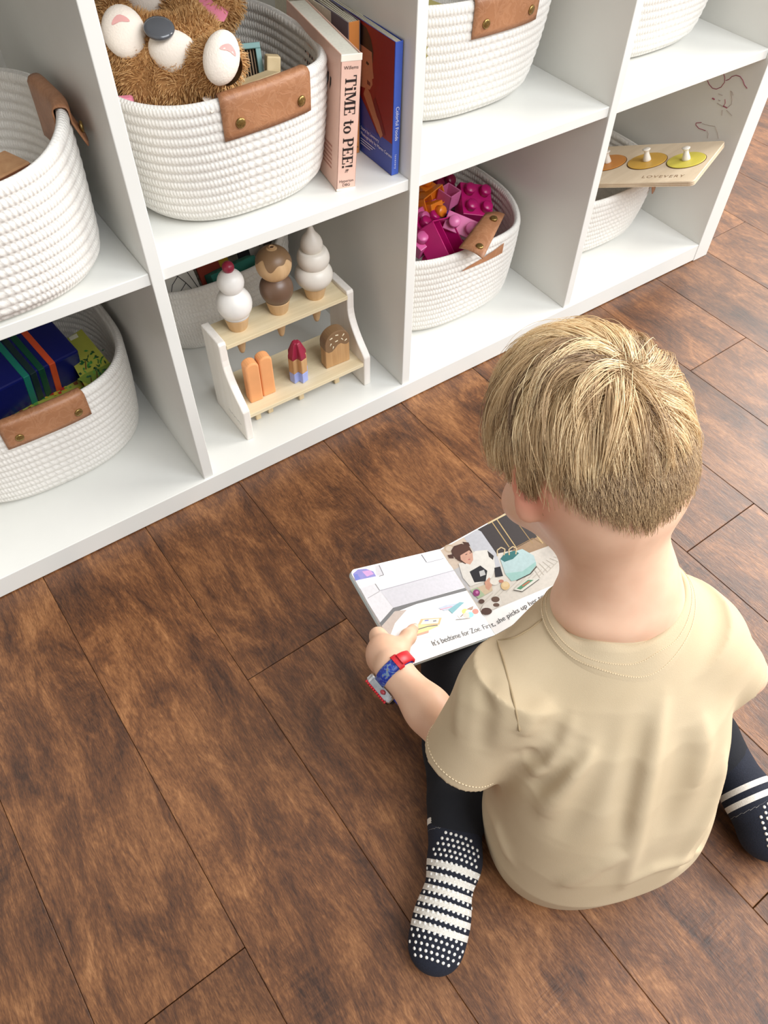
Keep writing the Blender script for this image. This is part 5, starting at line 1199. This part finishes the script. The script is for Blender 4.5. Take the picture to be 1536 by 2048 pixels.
# toddler in a cream top and dark dungarees
Rp.poly([(728, 452), (770, 440), (830, 375), (905, 368), (946, 415), (955, 480), (930, 540), (890, 560), (800, 592), (755, 540)], (238, 233, 224)); Rp.poly([(905, 372), (945, 405), (940, 430), (915, 410)], (60, 52, 50))
Rp.poly([(796, 502), (862, 464), (905, 496), (895, 560), (826, 568)], (40, 38, 42)); Rp.poly([(855, 500), (885, 490), (895, 520), (862, 532)], (206, 204, 202)); Rp.poly([(948, 478), (985, 470), (1002, 528), (955, 536)], (44, 42, 48))
Rp.poly([(684, 372), (700, 345), (745, 330), (790, 340), (812, 380), (808, 420), (770, 455), (725, 432), (692, 400)], (84, 54, 44)); Rp.poly([(738, 398), (790, 366), (815, 392), (818, 430), (800, 458), (768, 448), (742, 428)], (222, 172, 148))
Rp.poly([(686, 372), (745, 330), (792, 344), (800, 366), (745, 398), (712, 424)], (92, 60, 48)); Rp.line([(770, 398), (782, 393)], 4, (60, 40, 36)); Rp.line([(796, 388), (804, 385)], 4, (60, 40, 36)); Rp.line([(788, 428), (800, 424)], 5, (190, 96, 90)); Rp.poly([(752, 318), (790, 322), (800, 345), (770, 340)], (84, 54, 44)); Rp.poly([(660, 400), (690, 395), (700, 420), (672, 418)], (84, 54, 44))
Rp.poly([(798, 616), (930, 566), (938, 618), (850, 668)], (216, 194, 164)); Rp.poly([(798, 616), (845, 598), (890, 645), (850, 668)], (176, 196, 160)); Rp.disc(838, 632, 22, 22, (150, 60, 120)); Rp.disc(842, 628, 9, 9, (214, 130, 180))
Rp.poly([(888, 566), (918, 536), (935, 585), (915, 618), (896, 604)], (214, 160, 134)); Rp.disc(950, 560, 30, 24, (232, 226, 214)); Rp.disc(1016, 588, 28, 27, (222, 190, 140)); Rp.disc(1016, 580, 20, 16, (232, 206, 160)); Rp.disc(990, 560, 16, 10, (196, 130, 110))
Rp.poly([(1066, 612), (1150, 545), (1224, 545), (1120, 622)], (228, 226, 214)); Rp.poly([(1085, 606), (1155, 552), (1190, 552), (1110, 612)], (92, 150, 112)); Rp.line([(1120, 590), (1165, 560)], 8, (206, 110, 90)); Rp.line([(1066, 614), (1120, 624), (1224, 548)], 4, (80, 72, 64))
Rp.poly([(862, 742), (880, 705), (930, 668), (985, 660), (996, 700), (940, 735), (890, 760)], (232, 226, 216)); Rp.disc(900, 745, 34, 22, (92, 66, 58)); Rp.disc(955, 672, 26, 18, (104, 78, 64)); Rp.disc(870, 684, 18, 14, (96, 70, 60)); Rp.disc(960, 706, 20, 12, (110, 84, 70))
Rp.m.build('right_page_picture', printmat(), ro_, ink=True, label='printed photo of a toddler with toys')
def page_text(P, txt, a, b, parent, name):
    vs, fs = textmesh(txt, 1.0); A = P.pt(*a, .0006); Bq = P.pt(*b, .0006); mx = max(p[0] for p in vs); d = (Bq-A); k = np.linalg.norm(d)/mx; d /= np.linalg.norm(d); n = np.cross(P.n, d)
    MB(np.stack([d, n, P.n], 1)*k, A).add(vs, fs).build(name, mat('text_ink', (52, 50, 54), .5), parent)
page_text(L, "It's bedtime for Zoe. Firs", (574, 958), (933, 842), lo_, 'page_lettering')
page_text(Rp, "t, she picks up her toys.", (938, 842), (1296, 640), ro_, 'page_lettering')
# ================================================================== toy wristwatch on the left wrist
ax = (WR-ELB)/np.linalg.norm(WR-ELB); wc = WR+ax*-.002; s0 = -CR[:, 0]*.85-CR[:, 1]*.2-CR[:, 2]*.18; s0 -= s0.dot(ax)*ax; s0 /= np.linalg.norm(s0); t0 = np.cross(ax, s0)
if np.dot(t0, CR[:, 2]) < 0: t0 = -t0
watch = thing('wristwatch', 'blue and red toy wristwatch with silver case on the left wrist', 'watch', tuple(wc))
def band_mat():
    t = NT('printed_blue_band'); n = t.noise(t.tc(), 170, 3, .6, 1.5); n2 = t.noise(t.tc(), 260, 2)
    c = t.ramp(n, [(.40, (28, 48, 152)), (.52, (40, 72, 176)), (.60, (120, 150, 176)), (.70, (150, 120, 110))]); return t.set(c, .35, t.bump(n2, .2, .0005))
BAND = band_mat(); REDP = mat('red_rubber', (206, 34, 44), .4)
def band(a0, a1, r, hw, th, n=30, ry=1.0):
    m = MB(); prof = [(-hw, 0), (-hw*.8, th), (hw*.8, th), (hw, 0), (hw*.8, -.0004), (-hw*.8, -.0004), (-hw, 0)]
    def pt(i, j):
        a = a0+(a1-a0)*i/(n-1); q, t = prof[j]; return wc+ax*q+(s0*math.cos(a)*ry+t0*math.sin(a))*(r+t)
    m.grid(pt, n, 7); return m
band(.45, 2.55, .0185, .0068, .0022).build('strap', BAND, watch, True, fixn=True, label='blue strap with coloured print')
band(2.45, 5.9, .0185, .0068, .0022).build('strap', BAND, watch, True, fixn=True)
band(1.95, 2.25, .0200, .0084, .0022, 8).build('strap_loop', REDP, watch, True, fixn=True, label='red strap loop')
band(2.2, 3.6, .0212, .0066, .0022, 16).build('strap_tail', REDP, watch, True, fixn=True, label='red strap end')
CHROME = NT('chrome_case'); CHROME = CHROME.set(CHROME.ramp(CHROME.noise(CHROME.tc(), 120, 2), [(.3, (176, 178, 184)), (.7, (228, 230, 234))]), .16, Metallic=1.0)
Rw = np.stack([ax, t0, s0], 1)
if np.linalg.det(Rw) < 0: Rw[:, 1] *= -1
cs = MB(Rw, wc+s0*.0185-ax*.004-t0*.004).prism(rrect(-.018, -.0125, .018, .0125, .007), -.001, .0080).build('case', CHROME, watch, fixn=True, bevel=.0016, label='shiny silver watch case')
MB(Rw, wc+s0*.0272-ax*.004-t0*.004).prism(rrect(-.015, -.0100, .015, .0100, .006), -.0005, .0012).build('watch_face', mat('dark_glass', (26, 28, 40), .1), cs, fixn=True)
for k in range(11):
    for sg in (-1, 1): MB(Rw, wc+s0*.0266-ax*.004-t0*.004).sphere((-.0140+.0028*k, sg*.0116, .0006), .0014, 8, 6).build('red_stud', REDP, cs, True)
MB(Rw, wc+s0*.0215+t0*.0106-ax*.004).sphere((-.006, 0, 0), (.0028, .0016, .0022), 12, 8).build('case_button', mat('red_button', (170, 60, 70), .3), cs, True)
MB(Rw, wc+s0*.0160-ax*.024-t0*.006).prism(rrect(-.004, -.008, .004, .008, .002), -.002, .004).build('strap_lug', mat('deep_blue_plastic', (24, 40, 160), .35), watch, fixn=True, bevel=.001)
